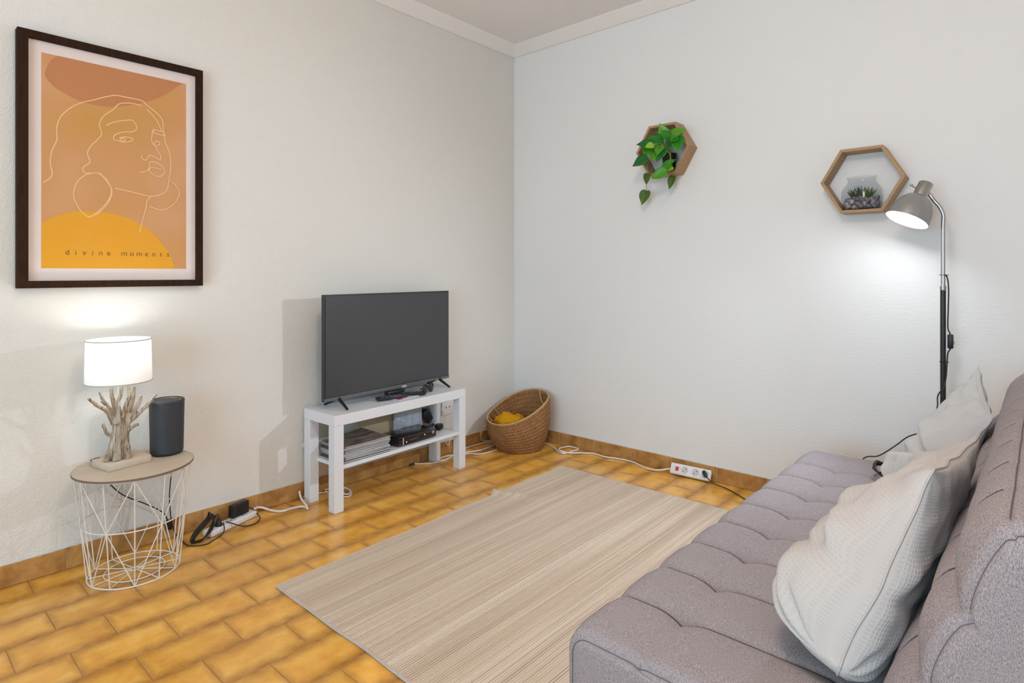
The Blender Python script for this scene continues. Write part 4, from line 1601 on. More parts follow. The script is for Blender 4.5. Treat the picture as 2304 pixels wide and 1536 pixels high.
    for i in range(46):
        a = i * 0.55
        path.append((-0.028 + 0.042 * math.cos(a) * (1 + 0.2 * math.sin(i * 1.7)), 0.01 + 0.026 * math.sin(a), 0.006 + 0.030 * (i / 46) + 0.006 * math.sin(i * 2.1)))
    path += [(0.02, 0.0, 0.04), (0.035, -0.008, 0.03), (0.05, -0.015, 0.02)]
    g = G(); g.tube(smooth_path(path, 3), 0.0032, 6)
    obj('cable', g, M['black_cable'], r, world=False)
    # wall outlet beside the bench end with plugged adapter further left
    r = thing('wall_socket', 'white double wall socket seen through the right end of the bench', 'wall socket', (-0.634, 0, 0.283))
    g = G(); g.bbox((-0.634, -0.006, 0.283), (0.090, 0.012, 0.080), 0.003)
    pl = obj('face_plate', g, M['white_plastic'], r)
    for dx in (-0.014, 0.014):
        g = G(); g.lathe([(0.0042, 0), (0.0042, 0.0012)], 14, (-0.634 + dx, -0.0116, 0.290), (0, -1, 0))
        obj('pin_hole', g, M['dark_hole'], pl)
    r = thing('plug_adapter', 'black plug adapter in the wall behind the set top box', 'adapter', (-0.845, 0, 0.29))
    g = G(); g.bbox((-0.855, -0.006, 0.300), (0.085, 0.012, 0.085), 0.003)
    obj('socket_plate', g, M['white_plastic'], r)
    R = Matrix.Rotation(math.radians(-35), 3, 'Y')
    g = G(); g.bbox((-0.830, -0.037, 0.276), (0.050, 0.046, 0.080), 0.008, 2, R)
    obj('adapter_body', g, M['black_plastic'], r)
    g = G(); g.tube(smooth_path([(-0.855, -0.036, .31), (-0.90, -0.030, .325), (-0.925, -0.030, .29), (-0.92, -0.032, .25), (-0.905, -0.034, .222)], 5), 0.0022, 6)
    obj('cord', g, M['black_cable'], r)
    # white charger lead looping down from the socket wall
    g = G(); g.tube(smooth_path([(-0.79, -0.022, .31), (-0.775, -0.028, .325), (-0.755, -0.03, .315), (-0.735, -0.03, .30), (-0.70, -0.028, .29), (-0.68, -0.03, .25), (-0.672, -0.03, .18), (-0.665, -0.03, .10), (-0.655, -0.028, .07), (-0.640, -0.026, .06), (-0.63, -0.024, .08), (-0.628, -0.022, .14)], 6), 0.0027, 6)
    tag(obj('white_lead', g, M['white_cable']), 'thin white lead looping down the wall behind the right bench leg', 'cable')


build_shelf_items()


# ------------------------------------------------------------------ cables and power strips on the floor
def cable(name, label, pts, r, mat, n=6):
    g = G(); g.tube(smooth_path(pts, n), r, 8)
    return tag(obj(name, g, mat), label, 'cable')


def power_strip(label, c, rot, L, Wd, H, slots, lit):
    """local: long axis x, face +z"""
    root = thing('power_strip', label, 'power strip', c)
    root.rotation_euler = rot
    g = G(); g.bbox((0, 0, H / 2), (L, Wd, H), min(0.007, H * 0.3), 3)
    obj('casing', g, M['white_plastic'], root, world=False)
    for sx in slots:
        g = G()
        g.lathe([(0.0195, H + 0.0002), (0.0185, H + 0.0012), (0.0165, H + 0.0004), (0.016, H + 0.0002)], 28, (sx, 0, 0), capb=False)
        s = obj('outlet', g, M['socket_hole'], root, world=False)
        for a in (PI / 4, PI / 4 + PI):
            g = G(); g.lathe([(0.0026, 0), (0.0026, 0.0008)], 10, (sx + 0.0095 * math.cos(a), 0.0095 * math.sin(a), H + 0.0004))
            obj('pin_hole', g, M['dark_hole'], s, world=False)
    if lit:
        g = G(); g.bbox((lit, 0, H + 0.0015), (0.017, 0.021, 0.005), 0.001, 1, Matrix.Rotation(math.radians(6), 3, 'Y'))
        sw = obj('red_switch', g, M['red_switch'], root, world=False)
        sw['label'] = 'lit red rocker switch'
        g = G(); g.bbox((lit, 0, H + 0.0044), (0.0016, 0.007, 0.0006), 0.0002, 1, Matrix.Rotation(math.radians(6), 3, 'Y'))
        obj('switch_mark', g, M['booklet'], sw, world=False)
    return root


def build_power():
    # strip near the side table, lying on the floor along the wall
    a, b = Vector((-2.092, -0.115, 0)), Vector((-1.868, -0.040, 0))
    ang = math.atan2((b - a).y, (b - a).x)
    mid = (a + b) / 2
    power_strip('white power strip on the floor by the side table with black plugs', (mid.x, mid.y, 0), (0, 0, ang), (b - a).length + 0.012, 0.056, 0.026, (-0.065, 0.0, 0.065), None)
    ps = bpy.context.scene.objects
    u = Vector((math.cos(ang), math.sin(ang), 0))
    # black brick adapter standing in the strip
    p = mid + u * 0.050 + Vector((0, 0.012, 0.0268))
    r = thing('brick_adapter', 'square black power brick plugged into the strip by the side table', 'adapter', p, rotz=ang)
    g = G(); g.bbox((0, 0, 0.028), (0.088, 0.032, 0.056), 0.004)
    obj('body', g, M['black_plastic'], r, world=False)
    g = G(); g.tube(smooth_path([(0.044, -0.004, 0.012), (0.062, -0.008, 0.010), (0.066, -0.03, -0.006), (0.05, -0.075, -0.021), (0.0, -0.098, -0.0238), (-0.045, -0.075, -0.021), (-0.085, -0.040, 0.004), (-0.098, -0.030, 0.010)], 6), 0.0024, 6)
    obj('cord', g, M['black_cable'], r, world=False)
    # black plug in the first outlet with its cord bundle
    p = mid - u * 0.065 + Vector((0, 0, 0.0268))
    r = thing('black_plug', 'black plug standing in the strip with a bunched black cord', 'plug', p, rotz=ang)
    g = G(); g.lathe([(0.017, 0.0), (0.017, 0.006), (0.010, 0.014), (0.008, 0.026), (0.005, 0.034)], 18)
    obj('body', g, M['black_plastic'], r, world=False)
    g = G()
    loops = []
    for k in range(5):
        w = 0.006 + 0.007 * k
        loops += [(-0.085 - 0.004 * k, -0.010 - w, -0.018 + 0.004 * k), (-0.118 - 0.006 * (k % 3), -0.012 + 0.006 * k, -0.022), (-0.100, 0.014 + w * 0.4, -0.014 + 0.004 * k),
                  (-0.03, 0.016 + w * 0.5, 0.026 + 0.004 * k), (-0.008 - 0.007 * k, 0.012 + 0.004 * (k % 2), 0.044 + 0.006 * k), (-0.026, 0.002 - 0.003 * k, 0.030 - 0.004 * k)]
    loops = [(0, 0, 0.034), (-0.004, 0.006, 0.044)] + loops
    g.tube(smooth_path(loops, 5), 0.0024, 6)
    obj('cord_bundle', g, M['black_cable'], r, world=False)
    # thin dark cord on the tiles between table and strip
    cable('thin_cord', 'thin dark cord curving on the tiles in front of the power strip',
          [(-2.19, -0.035, .018), (-2.183, -0.075, .006), (-2.182, -0.152, .004), (-2.134, -0.193, .004), (-2.097, -0.178, .004), (-2.050, -0.150, .0045), (-2.035, -0.142, .02), (-2.028, -0.115, .04)], 0.0023, M['black_cable'])
    # white lead from the left strip to the bench leg
    cable('white_extension_lead', 'thick white lead from the brick adapter to the bench leg',
          [(-1.868, -0.034, .014), (-1.845, -0.020, .022), (-1.82, -0.022, .020), (-1.797, -0.04, .010), (-1.785, -0.065, .006), (-1.758, -0.105, .0055), (-1.708, -0.110, .0055), (-1.668, -0.122, .0055), (-1.658, -0.152, .0055),
           (-1.664, -0.172, .006), (-1.660, -0.150, .018), (-1.648, -0.099, .020), (-1.634, -0.05, .026), (-1.628, -0.030, .045)], 0.0052, M['white_cable'])
    cable('white_coiled_lead', 'white coiled lead on the floor under the left end of the bench',
          [(-1.60, -0.018, .007), (-1.56, -0.02, .006), (-1.517, -0.025, .005), (-1.483, -0.042, .005), (-1.484, -0.020, .008), (-1.460, -0.015, .007), (-1.428, -0.032, .006), (-1.386, -0.060, .005), (-1.396, -0.125, .005), (-1.431, -0.172, .005), (-1.462, -0.169, .006),
           (-1.455, -0.127, .010), (-1.412, -0.076, .012), (-1.402, -0.115, .011), (-1.428, -0.160, .010), (-1.450, -0.15, .012), (-1.436, -0.11, .014), (-1.42, -0.08, .016)], 0.0034, M['white_cable'])
    # leads behind the bench to the basket
    cable('white_aerial_lead', 'white lead with a dark tip passing behind the right bench leg',
          [(-0.905, -0.022, .006), (-0.880, -0.045, .005), (-0.82, -0.092, .005), (-0.72, -0.098, .005), (-0.64, -0.070, .005), (-0.547, -0.085, .005), (-0.451, -0.119, .005), (-0.36, -0.113, .005), (-0.310, -0.105, .005)], 0.0045, M['white_cable'])
    g = G(); g.tube([(-0.935, -0.022, .007), (-0.925, -0.022, .0075), (-0.905, -0.022, .0065)], [0.0055, 0.007, 0.006], 8)
    tag(obj('cable_tip', g, M['black_plastic']), 'small dark connector at the end of the white lead under the bench', 'connector')
    cable('white_lower_lead', 'lower white lead curving from the bench leg to the basket',
          [(-0.73, -0.052, .005), (-0.70, -0.050, .006), (-0.651, -0.060, .005), (-0.60, -0.09, .005), (-0.553, -0.118, .005), (-0.515, -0.176, .005), (-0.422, -0.190, .005), (-0.376, -0.186, .005)], 0.0042, M['white_cable'])
    cable('white_wall_lead', 'white lead along the skirting between bench and basket',
          [(-0.60, -0.022, .006), (-0.53, -0.020, .006), (-0.466, -0.018, .006), (-0.361, -0.020, .006), (-0.290, -0.03, .006), (-0.250, -0.055, .006), (-0.235, -0.070, .006)], 0.0045, M['white_cable'])
    # lead from the basket to the strip by the sofa
    cable('white_looped_lead', 'white lead with a loop running from the basket to the power strip',
          [(-0.075, -0.320, .006), (-0.073, -0.37, .006), (-0.111, -0.443, .006), (-0.152, -0.505, .006), (-0.160, -0.557, .006), (-0.093, -0.565, .006), (-0.030, -0.570, .007), (-0.021, -0.535, .008), (-0.028, -0.495, .009), (-0.080, -0.485, .012), (-0.131, -0.492, .016),
           (-0.160, -0.535, .016), (-0.138, -0.582, .010), (-0.085, -0.625, .006), (-0.040, -0.696, .006), (-0.051, -0.777, .006), (-0.030, -0.844, .006), (-0.022, -0.913, .006), (-0.030, -0.976, .006), (-0.069, -1.058, .006), (-0.074, -1.136, .010), (-0.052, -1.19, .022), (-0.045, -1.214, .028)], 0.0048, M['white_cable'])
    # strip leaning against the skirting on the right wall: long axis along -y, face tipped towards the room
    tilt = math.radians(38)
    X = Vector((0.06, -1.0, 0)).normalized()          # along the strip, left to right in the photo
    N = (Vector((-math.cos(math.radians(30)), 0, math.sin(math.radians(30))))).normalized()
    N = (N - X * N.dot(X)).normalized()
    Y = N.cross(X)
    R = Matrix((X, Y, N)).transposed()
    c = Vector((-0.040, -1.325, 0.0325)) - N * 0.012
    ps = power_strip('white power strip with a red switch leaning against the right skirting', c, R.to_euler(), 0.226, 0.060, 0.026, (-0.030, 0.030, 0.085), -0.072)
    p = c + R @ Vector((0.085, 0, 0.0262))
    r = thing('lamp_plug', 'black plug in the last outlet of the strip by the sofa', 'plug', p)
    r.rotation_euler = R.to_euler()
    g = G(); g.bbox((0.0, 0.002, 0.009), (0.018, 0.034, 0.018), 0.005, 2, Matrix.Rotation(math.radians(35), 3, 'Z'))
    obj('body', g, M['black_plastic'], r, world=False)
    q = [R.inverted() @ (Vector(w) - p) for w in [(-0.066, -1.436, .028), (-0.064, -1.452, .014), (-0.066, -1.488, .006), (-0.085, -1.551, .005), (-0.135, -1.632, .004), (-0.22, -1.75, .004), (-0.30, -1.90, .004), (-0.33, -2.05, .004)]]
    g = G(); g.tube(smooth_path([(0.008, -0.008, 0.012), (0.016, -0.016, 0.010)] + q, 6), 0.0026, 6)
    obj('cord', g, M['black_cable'], r, world=False)


build_power()


# ------------------------------------------------------------------ basket with yellow cloth
def build_basket():
    c = Vector((-0.228, -0.250, 0))
    root = thing('palm_basket', 'woven palm basket slumped in the corner holding yellow cloth', 'basket', c)
    seg, rows = 72, 56
    camr = math.radians(-48)          # direction pointing image-right in plan

    def shape(a, t, off):
        """a: angle, t: 0 bottom .. 1 rim"""
        h = 0.262 + 0.082 * math.cos(a - camr - 0.55)
        r = 0.146 + 0.062 * t ** 0.8 + 0.016 * math.sin(PI * t)
        r *= 1 + 0.035 * math.sin(2 * a + 0.6) * t
        coil = abs(math.sin(PI * t * 11))
        r += (0.0035 * coil) * (1 if off >= 0 else -1)
        z = h * t
        z += 0.006 * math.sin(3 * a) * t
        p = Vector((r * math.cos(a), r * math.sin(a), z))
        p += Vector((0.667, -0.745, 0)) * (-0.012 * t)
        rad = Vector((math.cos(a), math.sin(a), 0))
        p += rad * off
        # keep clear of both walls
        w = p + c
        w.x, w.y = min(w.x, -0.014), min(w.y, -0.014)
        return w
    g = G()
    uvs = []
    for off in (0.0, -0.009):
        for j in range(rows + 1):
            for k in range(seg):
                g.v.append(shape(2 * PI * k / seg, j / rows, off))
    n = seg * (rows + 1)
    for s in range(2):
        for j in range(rows):
            for k in range(seg):
                a = s * n + j * seg + k
                b = s * n + j * seg + (k + 1) % seg
                q = (a, b, b + seg, a + seg)
                g.f.append(q if s == 0 else q[::-1])
    for k in range(seg):
        a, b = rows * seg + k, rows * seg + (k + 1) % seg
        g.f.append((a, b, b + n, a + n))
    g.f.append(tuple(reversed(range(seg))))
    g.f.append(tuple(n + k for k in range(seg)))
    off = root_loc(root)
    g.v = [p - off for p in g.v]
    for p in g.v:
        p.z = max(p.z, 0.0005)
    me = g.mesh('basket_wall')
    uv = me.uv_layers.new(name='uv')
    for poly in me.polygons:
        ks = [(v % n) % seg for v in poly.vertices]
        wrap = 0 in ks and seg - 1 in ks and len(ks) == 4
        for li, vi in zip(poly.loop_indices, poly.vertices):
            k, j = (vi % n) % seg, (vi % n) // seg
            if wrap and k == 0:
                k = seg
            uv.data[li].uv = (k / seg * 1.0, j / rows * 0.308)
    obj('basket_wall', me, M['palm'], root)
    # rim binding
    g = G(); g.tube([shape(2 * PI * k / seg, 1.0, -0.0045) for k in range(seg)], 0.0058, 8, closed=True)
    obj('rim_binding', g, M['rope'], root)
    # loop handles
    g = G(); g.tube(smooth_path([(-0.345, -0.115, .170), (-0.40, -0.098, .140), (-0.405, -0.075, .085), (-0.375, -0.055, .042), (-0.330, -0.055, .024), (-0.285, -0.085, .030)], 6), 0.0052, 8)
    obj('handle', g, M['rope'], root)
    g = G(); g.tube(smooth_path([shape(camr + 0.75, 1.0, -0.008) + Vector((0, 0, 0)), shape(camr + 0.6, 0.86, -0.022), shape(camr + 0.3, 0.78, -0.024), shape(camr - 0.05, 0.88, -0.020), shape(camr - 0.15, 1.0, -0.008)], 6), 0.0042, 8)
    obj('handle', g, M['rope'], root)
    for aa in (camr + PI * 0.98, camr + PI * 0.80):
        g = G(); g.tube(smooth_path([shape(aa, 1.0, -0.004) + Vector((0, 0, 0.002)), shape(aa, 1.0, -0.012) + Vector((0.012, -0.008, -0.02)), shape(aa, 1.0, -0.02) + Vector((0.03, -0.02, -0.05))], 4), 0.003, 6)
        obj('loose_strand', g, M['rope'], root)
    # cloth
    bm = bmesh.new()
    bmesh.ops.create_icosphere(bm, subdivisions=5, radius=1.0)
    for v in bm.verts:
        q = v.co.copy()
        f = 1 + 0.30 * noise.noise(q * 1.7 + Vector((4.2, 0, 0))) + 0.22 * abs(noise.noise(q * 3.6)) + 0.05 * noise.noise(q * 9)
        v.co = Vector((q.x * 0.115 * f, q.y * 0.112 * f, q.z * 0.088 * f))
    g = G(); g.frombm(bm, (-0.275, -0.215, 0.120))
    tag(obj('yellow_cloth', g, M['yellow_cloth']), 'crumpled mustard yellow cloth inside the palm basket', 'cloth')


build_basket()


# ------------------------------------------------------------------ hexagonal shelves
def hex_shelf(label, cy, cz, R=0.167, depth=0.10, th=0.013):
    root = thing('hexagon_shelf', label, 'shelf', (0, cy, cz - R * math.sin(PI / 3)), 'hexagon shelves on the right wall')
    for k in range(6):
        a0, a1 = PI / 3 * k, PI / 3 * (k + 1)
        Ri = R - th / math.cos(PI / 6)
        poly = [(R * math.cos(a0), R * math.sin(a0)), (R * math.cos(a1), R * math.sin(a1)), (Ri * math.cos(a1), Ri * math.sin(a1)), (Ri * math.cos(a0), Ri * math.sin(a0))]
        g = G()
        g.prism(poly, -0.0015, -depth, lambda p, q, s: (s, cy + p, cz + q))
        bm = bmesh.new()
        me = g.mesh('tmp', False)
        bm.from_mesh(me)
        bmesh.ops.bevel(bm, geom=list(bm.edges), offset=0.0008, segments=1, affect='EDGES')
        g2 = G(); g2.frombm(bm)
        bpy.data.meshes.remove(me)
        obj('plank', g2, M['shelf_wood'], root, smooth=False)
    return root


hex_shelf('hexagon wooden shelf holding the trailing green plant', -1.184, 1.806, 0.162)
hex_shelf('hexagon wooden shelf holding the glass jar, behind the floor lamp head', -2.157, 1.536, 0.167)


def leaf_geo(base, tip, width, fold=0.25, droop=0.12, face=(-1, 0, 0.35), tail=0.12):
    base, tip = Vector(base), Vector(tip)
    ax = tip - base
    L = ax.length
    ax.normalize()
    f = Vector(face)
    f = (f - ax * f.dot(ax)).normalized()
    side = ax.cross(f).normalized()
    prof = [(0.0, 0.02), (-0.06, 0.30), (-0.03, 0.62), (0.08, 0.88), (0.22, 1.0), (0.38, 0.97), (0.54, 0.82), (0.68, 0.60), (0.80, 0.36), (0.90, 0.15), (1.0, 0.0)]
    g = G()
    nc = 4
    for i, (t, w) in enumerate(prof):
        tm = max(0.0, t) if i else 0.0
        for s in range(-nc, nc + 1):
            q = s / nc
            tt = tm + (t - tm) * abs(q)
            p = base + ax * (L * tt) + side * (q * w * width / 2)
            p += f * (fold * width * (abs(q) ** 1.3) * w * 0.5 - droop * L * tt * tt + 0.012 * width * math.sin(9 * tt + 3 * q))
            g.v.append(p)
    m = 2 * nc + 1
    for i in range(len(prof) - 1):
        for s in range(m - 1):
            a = i * m + s
            g.f.append((a, a + 1, a + m + 1, a + m))
    return g, f


def build_pothos():
    zf = 1.806 - 0.162 * math.sin(PI / 3) + 0.0132
    c = Vector((-0.058, -1.208, zf))
    root = thing('potted_pothos', 'trailing green plant in a black pot on the left hexagon shelf', 'plant', c)
    g = G(); g.lathe([(0.028, 0), (0.030, 0.003), (0.039, 0.092), (0.041, 0.095), (0.041, 0.104), (0.037, 0.104), (0.036, 0.09), (0.002, 0.088)], 28, c, capt=False)
    obj('pot', g, M['black_plastic'], root)
    rim = c + Vector((0, 0, 0.098))
    leaves = [
        ((-0.105, -1.212, 1.87), (-0.135, -1.191, 1.939), .046, 0), ((-0.095, -1.225, 1.87), (-0.125, -1.327, 1.892), .052, 0),
        ((-0.145, -1.183, 1.851), (-0.175, -1.112, 1.845), .058, 0), ((-0.185, -1.172, 1.822), (-0.215, -1.095, 1.832), .046, 0),
        ((-0.155, -1.147, 1.814), (-0.185, -1.117, 1.772), .056, 0), ((-0.195, -1.182, 1.813), (-0.225, -1.152, 1.805), .036, 2),
        ((-0.105, -1.283, 1.86), (-0.135, -1.289, 1.777), .056, 0), ((-0.155, -1.224, 1.793), (-0.185, -1.195, 1.729), .050, 0),
        ((-0.185, -1.14, 1.748), (-0.215, -1.067, 1.718), .062, 0), ((-0.145, -1.118, 1.673), (-0.175, -1.129, 1.612), .030, 1),
        ((-0.085, -1.08, 1.586), (-0.115, -1.068, 1.512), .048, 1), ((-0.175, -1.248, 1.667), (-0.205, -1.177, 1.638), .052, 0),
        ((-0.075, -1.239, 1.655), (-0.105, -1.23, 1.585), .032, 1), ((-0.145, -1.214, 1.687), (-0.175, -1.292, 1.726), .044, 0),
        ((-0.135, -1.263, 1.695), (-0.165, -1.238, 1.673), .034, 2), ((-0.125, -1.231, 1.86), (-0.155, -1.215, 1.898), .040, 0),
        ((-0.165, -1.162, 1.785), (-0.195, -1.187, 1.736), .040, 0), ((-0.12, -1.19, 1.865), (-0.14, -1.165, 1.90), .044, 0),
        ((-0.115, -1.25, 1.84), (-0.15, -1.24, 1.80), .040, 0),
        ((-0.13, -1.205, 1.845), (-0.17, -1.16, 1.862), .050, 0), ((-0.15, -1.20, 1.815), (-0.19, -1.205, 1.765), .044, 0), ((-0.12, -1.262, 1.845), (-0.15, -1.30, 1.835), .044, 0),
    ]
    for i, (b, t, w, kind) in enumerate(leaves):
        face = (-1, -0.35 + 0.5 * noise.noise(Vector((i * 1.7, 0, 0))), 0.55 + 0.4 * noise.noise(Vector((i * 2.3, 5, 0))))
        bb_ = Vector(b); t = bb_ + (Vector(t) - bb_) * 1.08
        g, f = leaf_geo(b, t, w * 1.32, 0.22 + 0.1 * random.random(), 0.10, face)
        lf = obj('leaf', g, (M['leaf'], M['leaf_olive'], M['leaf_lime'])[kind], root, recalc=False)
        md = lf.modifiers.new('thickness', 'SOLIDIFY')
        md.thickness = 0.0009
        if b[2] < 1.70:
            continue
        r0 = rim + Vector((random.uniform(-.02, .02), random.uniform(-.02, .02), 0))
        bb = Vector(b)
        midp = (r0 + bb) / 2 + Vector((-0.01, 0, 0.028))
        g = G(); g.tube(smooth_path([r0, midp, bb], 5), 0.0014, 5)
        obj('stem', g, M['stem'], root)
    for pts in ([rim + Vector((-0.02, 0.01, 0)), (-0.13, -1.185, 1.80), (-0.16, -1.14, 1.74), (-0.155, -1.12, 1.69), (-0.13, -1.105, 1.64), (-0.085, -1.08, 1.586)],
                [rim + Vector((-0.02, -0.01, 0)), (-0.125, -1.245, 1.79), (-0.145, -1.262, 1.73), (-0.125, -1.262, 1.69), (-0.10, -1.25, 1.672), (-0.075, -1.239, 1.655)],
                [rim + Vector((-0.03, 0, 0)), (-0.14, -1.228, 1.80), (-0.16, -1.265, 1.75), (-0.165, -1.258, 1.69), (-0.175, -1.248, 1.667)]):
        g = G(); g.tube(smooth_path(pts, 6), 0.0015, 5)
        obj('vine', g, M['stem'], root)


build_pothos()


def build_jar():
    zf = 1.536 - 0.167 * math.sin(PI / 3) + 0.0135
    c = Vector((-0.053, -2.150, zf))
    root = thing('terrarium_jar', 'clear glass jar with grey pebbles and spiky succulents on the hexagon shelf', 'jar', c)
    r, H = 0.0400, 0.150
    outer = [(0.036, 0.0006), (r, 0.004), (r, 0.085), (r - 0.003, 0.098), (0.0285, 0.121), (0.0275, 0.126), (0.0275, 0.141), (0.0295, 0.144), (0.0295, 0.148), (0.0275, H)]
    s = 1.72            # the jar is wide for its height
    outer = [(a * s, z * 0.98) for a, z in outer]
    inner = [(a - 0.0022, max(z, 0.004)) for a, z in reversed(outer)]
    sc = 1.20
    g = G()
    g.lathe([(a * sc, z * 1.03) for a, z in outer], 48, c, capb=True, capt=False, sx=0.62)
    obj('glass', g, M['glass'], root)
    rr = (r * s - 0.006) * sc
    meshes = []
    for k in range(4):
        g = G(); g.ball((0, 0, 0), (0.0140, 0.012, 0.0095), 2, 0.55, k + 1)
        me = g.mesh('pebble')
        me.materials.append(M['pebble'])
        meshes.append(me)
    rnd = random.Random(3)
    placed = []
    tries = 0
    while len(placed) < 90 and tries < 6000:
        tries += 1
        a = rnd.uniform(0, 2 * PI)
        q = math.sqrt(rnd.random()) * (rr - 0.011)
        z = rnd.uniform(0.013, 0.052)
        p = Vector((q * math.cos(a) * 0.62, q * math.sin(a), z))
        if all((p - o).length > 0.0155 for o in placed):
            placed.append(p)
    for i, p in enumerate(placed):
        o = bpy.data.objects.new('pebble', meshes[i % 4])
        COL.objects.link(o)
        o.parent = root
        o.location = p
        o.rotation_euler = (rnd.uniform(0, 6), rnd.uniform(0, 6), rnd.uniform(0, 6))
        k = rnd.uniform(0.8, 1.05)
        o.scale = (k, k, k)

    def succulent(cy, n, h, mat, spread):
        sr = bpy.data.objects.new('succulent', None)
        COL.objects.link(sr)
        sr.parent = root
        sr.location = (-0.004, cy, 0.052)
        for i in range(n):
            a = 2 * PI * i * 0.382
            lean = spread * (0.25 + 0.75 * i / n)
            d = Vector((math.cos(a) * lean * 0.7, math.sin(a) * lean, 1)).normalized()
            g = G()
            L = h * rnd.uniform(0.8, 1.1)
            g.tube([d * (L * t) + Vector((0, 0, -0.006)) for t in (0, 0.3, 0.7, 1.0)], [0.0034, 0.0036, 0.0022, 0.0003], 6)
            g.v = [p for p in g.v]
            obj('spike_leaf', g, mat, sr, world=False)
    succulent(0.028, 17, 0.058, M['succulent'], 1.0)
    succulent(-0.026, 19, 0.056, M['succulent_green'], 1.0)
    succulent(0.002, 11, 0.066, M['succulent'], 0.7)


build_jar()


# ------------------------------------------------------------------ floor lamp
def build_floor_lamp():
    px, py = -0.17, -2.462
    root = thing('floor_lamp', 'lit grey reading lamp on a slim pole behind the sofa end', 'lamp', (px, py, 0))
    g = G(); g.lathe([(0.118, 0.0), (0.120, 0.004), (0.118, 0.018), (0.108, 0.024), (0.014, 0.027), (0.012, 0.045)], 48, (px, py, 0))
    obj('base', g, M['dark_pole'], root)
    g = G(); g.tube([(px, py, 0.03), (px, py, 0.55), (px, py, 1.060)], 0.0098, 16)
    obj('lower_pole', g, M['dark_pole'], root)
    ax = Vector((-0.290, 0.359, -0.887)).normalized()      # the way the shade points
    O = Vector((-0.235, -2.348, 1.336))                    # centre of the shade opening
    capc = O - ax * 0.130
    neck = [(px, py, 1.055), (px, py, 1.20), (px, py, 1.315), (px - 0.002, py - 0.001, 1.352), (px - 0.006, py + 0.010, 1.385), (px - 0.010, py + 0.028, 1.412), tuple(capc + Vector((0.020, -0.018, -0.004)))]
    g = G(); g.tube(smooth_path(neck, 8), 0.0078, 14)
    obj('upper_pole', g, M['chrome'], root)
    g = G(); g.lathe([(0.0105, 1.050), (0.0110, 1.053), (0.0110, 1.066), (0.0082, 1.070)], 18, (px, py, 0))
    obj('pole_joint', g, M['nickel'], root)
    # shade: bell, opening at O
    prof_o = [(0.0790, 0.0), (0.0786, -0.014), (0.0755, -0.038), (0.069, -0.062), (0.058, -0.084), (0.042, -0.102), (0.0275, -0.110)]
    prof_i = [(a - 0.0016, z + 0.0004) for a, z in prof_o]
    g = G(); g.lathe(prof_o, 56, O, ax, capb=False, capt=False)
    sh = obj('shade', g, M['lamp_grey'], root)
    g = G(); g.lathe(prof_i, 56, O, ax, capb=False, capt=True)
    obj('shade_lining', g, M['lamp_inner'], sh)
    g = G(); g.lathe([(0.0774, 0.0002), (0.0792, 0.0008), (0.0794, -0.002)], 56, O, ax, capb=False, capt=False)
    obj('shade_rim', g, M['lamp_grey'], sh)
    g = G(); g.lathe([(0.0255, -0.106), (0.0265, -0.164), (0.0245, -0.169), (0.002, -0.170)], 32, O, ax, capb=True, capt=True)
    cap = obj('socket_cap', g, M['nickel'], root)
    side = Vector((0.25, 0.85, 0.45)).normalized()
    side = (side - ax * side.dot(ax)).normalized()
    k0 = O - ax * 0.142
    g = G(); g.tube([k0 + side * 0.024, k0 + side * 0.034, k0 + side * 0.046 - ax * 0.006], [0.0042, 0.0036, 0.0036], 10)
    g.ball(k0 + side * 0.048 - ax * 0.007, (0.0062, 0.0062, 0.0062), 2)
    obj('tilt_knob', g, M['chrome'], cap)
    g = G(); g.lathe([(0.012, -0.094), (0.016, -0.078), (0.027, -0.046), (0.031, -0.030), (0.027, -0.014), (0.014, -0.003), (0.002, 0.0)], 24, O, ax)
    obj('bulb', g, M['bulb_floor'], root)
    # added spot at the opening, tilted off the shade axis towards the television corner
    sl = bpy.data.lights.new('added_beam', 'SPOT')
    sl.energy, sl.color = P_BEAM, C_BEAM
    sl.spot_size, sl.spot_blend, sl.shadow_soft_size = math.radians(116), 1.0, 0.022
    so = bpy.data.objects.new('added_beam', sl)
    COL.objects.link(so)
    so.parent = root
    so.location = O + ax * 0.004 - root_loc(root)
    so.rotation_euler = Vector((-0.58, 0.70, -0.42)).to_track_quat('-Z', 'Y').to_euler()
    # cord with inline switch
    y = py
    g = G(); g.tube(smooth_path([(px - 0.004, y - 0.008, 1.112), (px, y - 0.014, 1.10), (px, y - 0.018, 1.056), (px, y - 0.017, .98), (px, y - 0.016, .90), (px, y - 0.024, .872), (px, y - 0.024, .82), (px, y - 0.016, .80), (px, y - 0.013, .76),
                                 (px - 0.004, y - 0.010, .70), (px - 0.010, y - 0.002, .66), (px - 0.012, y + 0.016, .625), (-0.19, -2.445, .58), (-0.22, -2.43, .50), (-0.285, -2.362, .467), (-0.315, -2.325, .432), (-0.345, -2.27, .385), (-0.372, -2.215, .36), (-0.375, -2.19, .20), (-0.376, -2.15, .02)], 6), 0.0026, 6)
    cd = obj('cord', g, M['black_cable'], root)
    g = G(); g.bbox((px, y - 0.024, 0.846), (0.017, 0.020, 0.058), 0.005, 2)
    sw = obj('inline_switch', g, M['black_plastic'], root)
    g = G(); g.bbox((px - 0.004, y - 0.035, 0.842), (0.008, 0.004, 0.012), 0.001, 1)
    obj('slider', g, M['button'], sw)
    for z in (0.762, 1.112):
        g = G(); g.tube([Vector((px + 0.0125 * math.cos(2 * PI * k / 16), y - 0.003 + 0.0150 * math.sin(2 * PI * k / 16), z)) for k in range(16)], 0.0016, 6, closed=True)
        obj('cable_tie', g, M['black_plastic'], root)


build_floor_lamp()


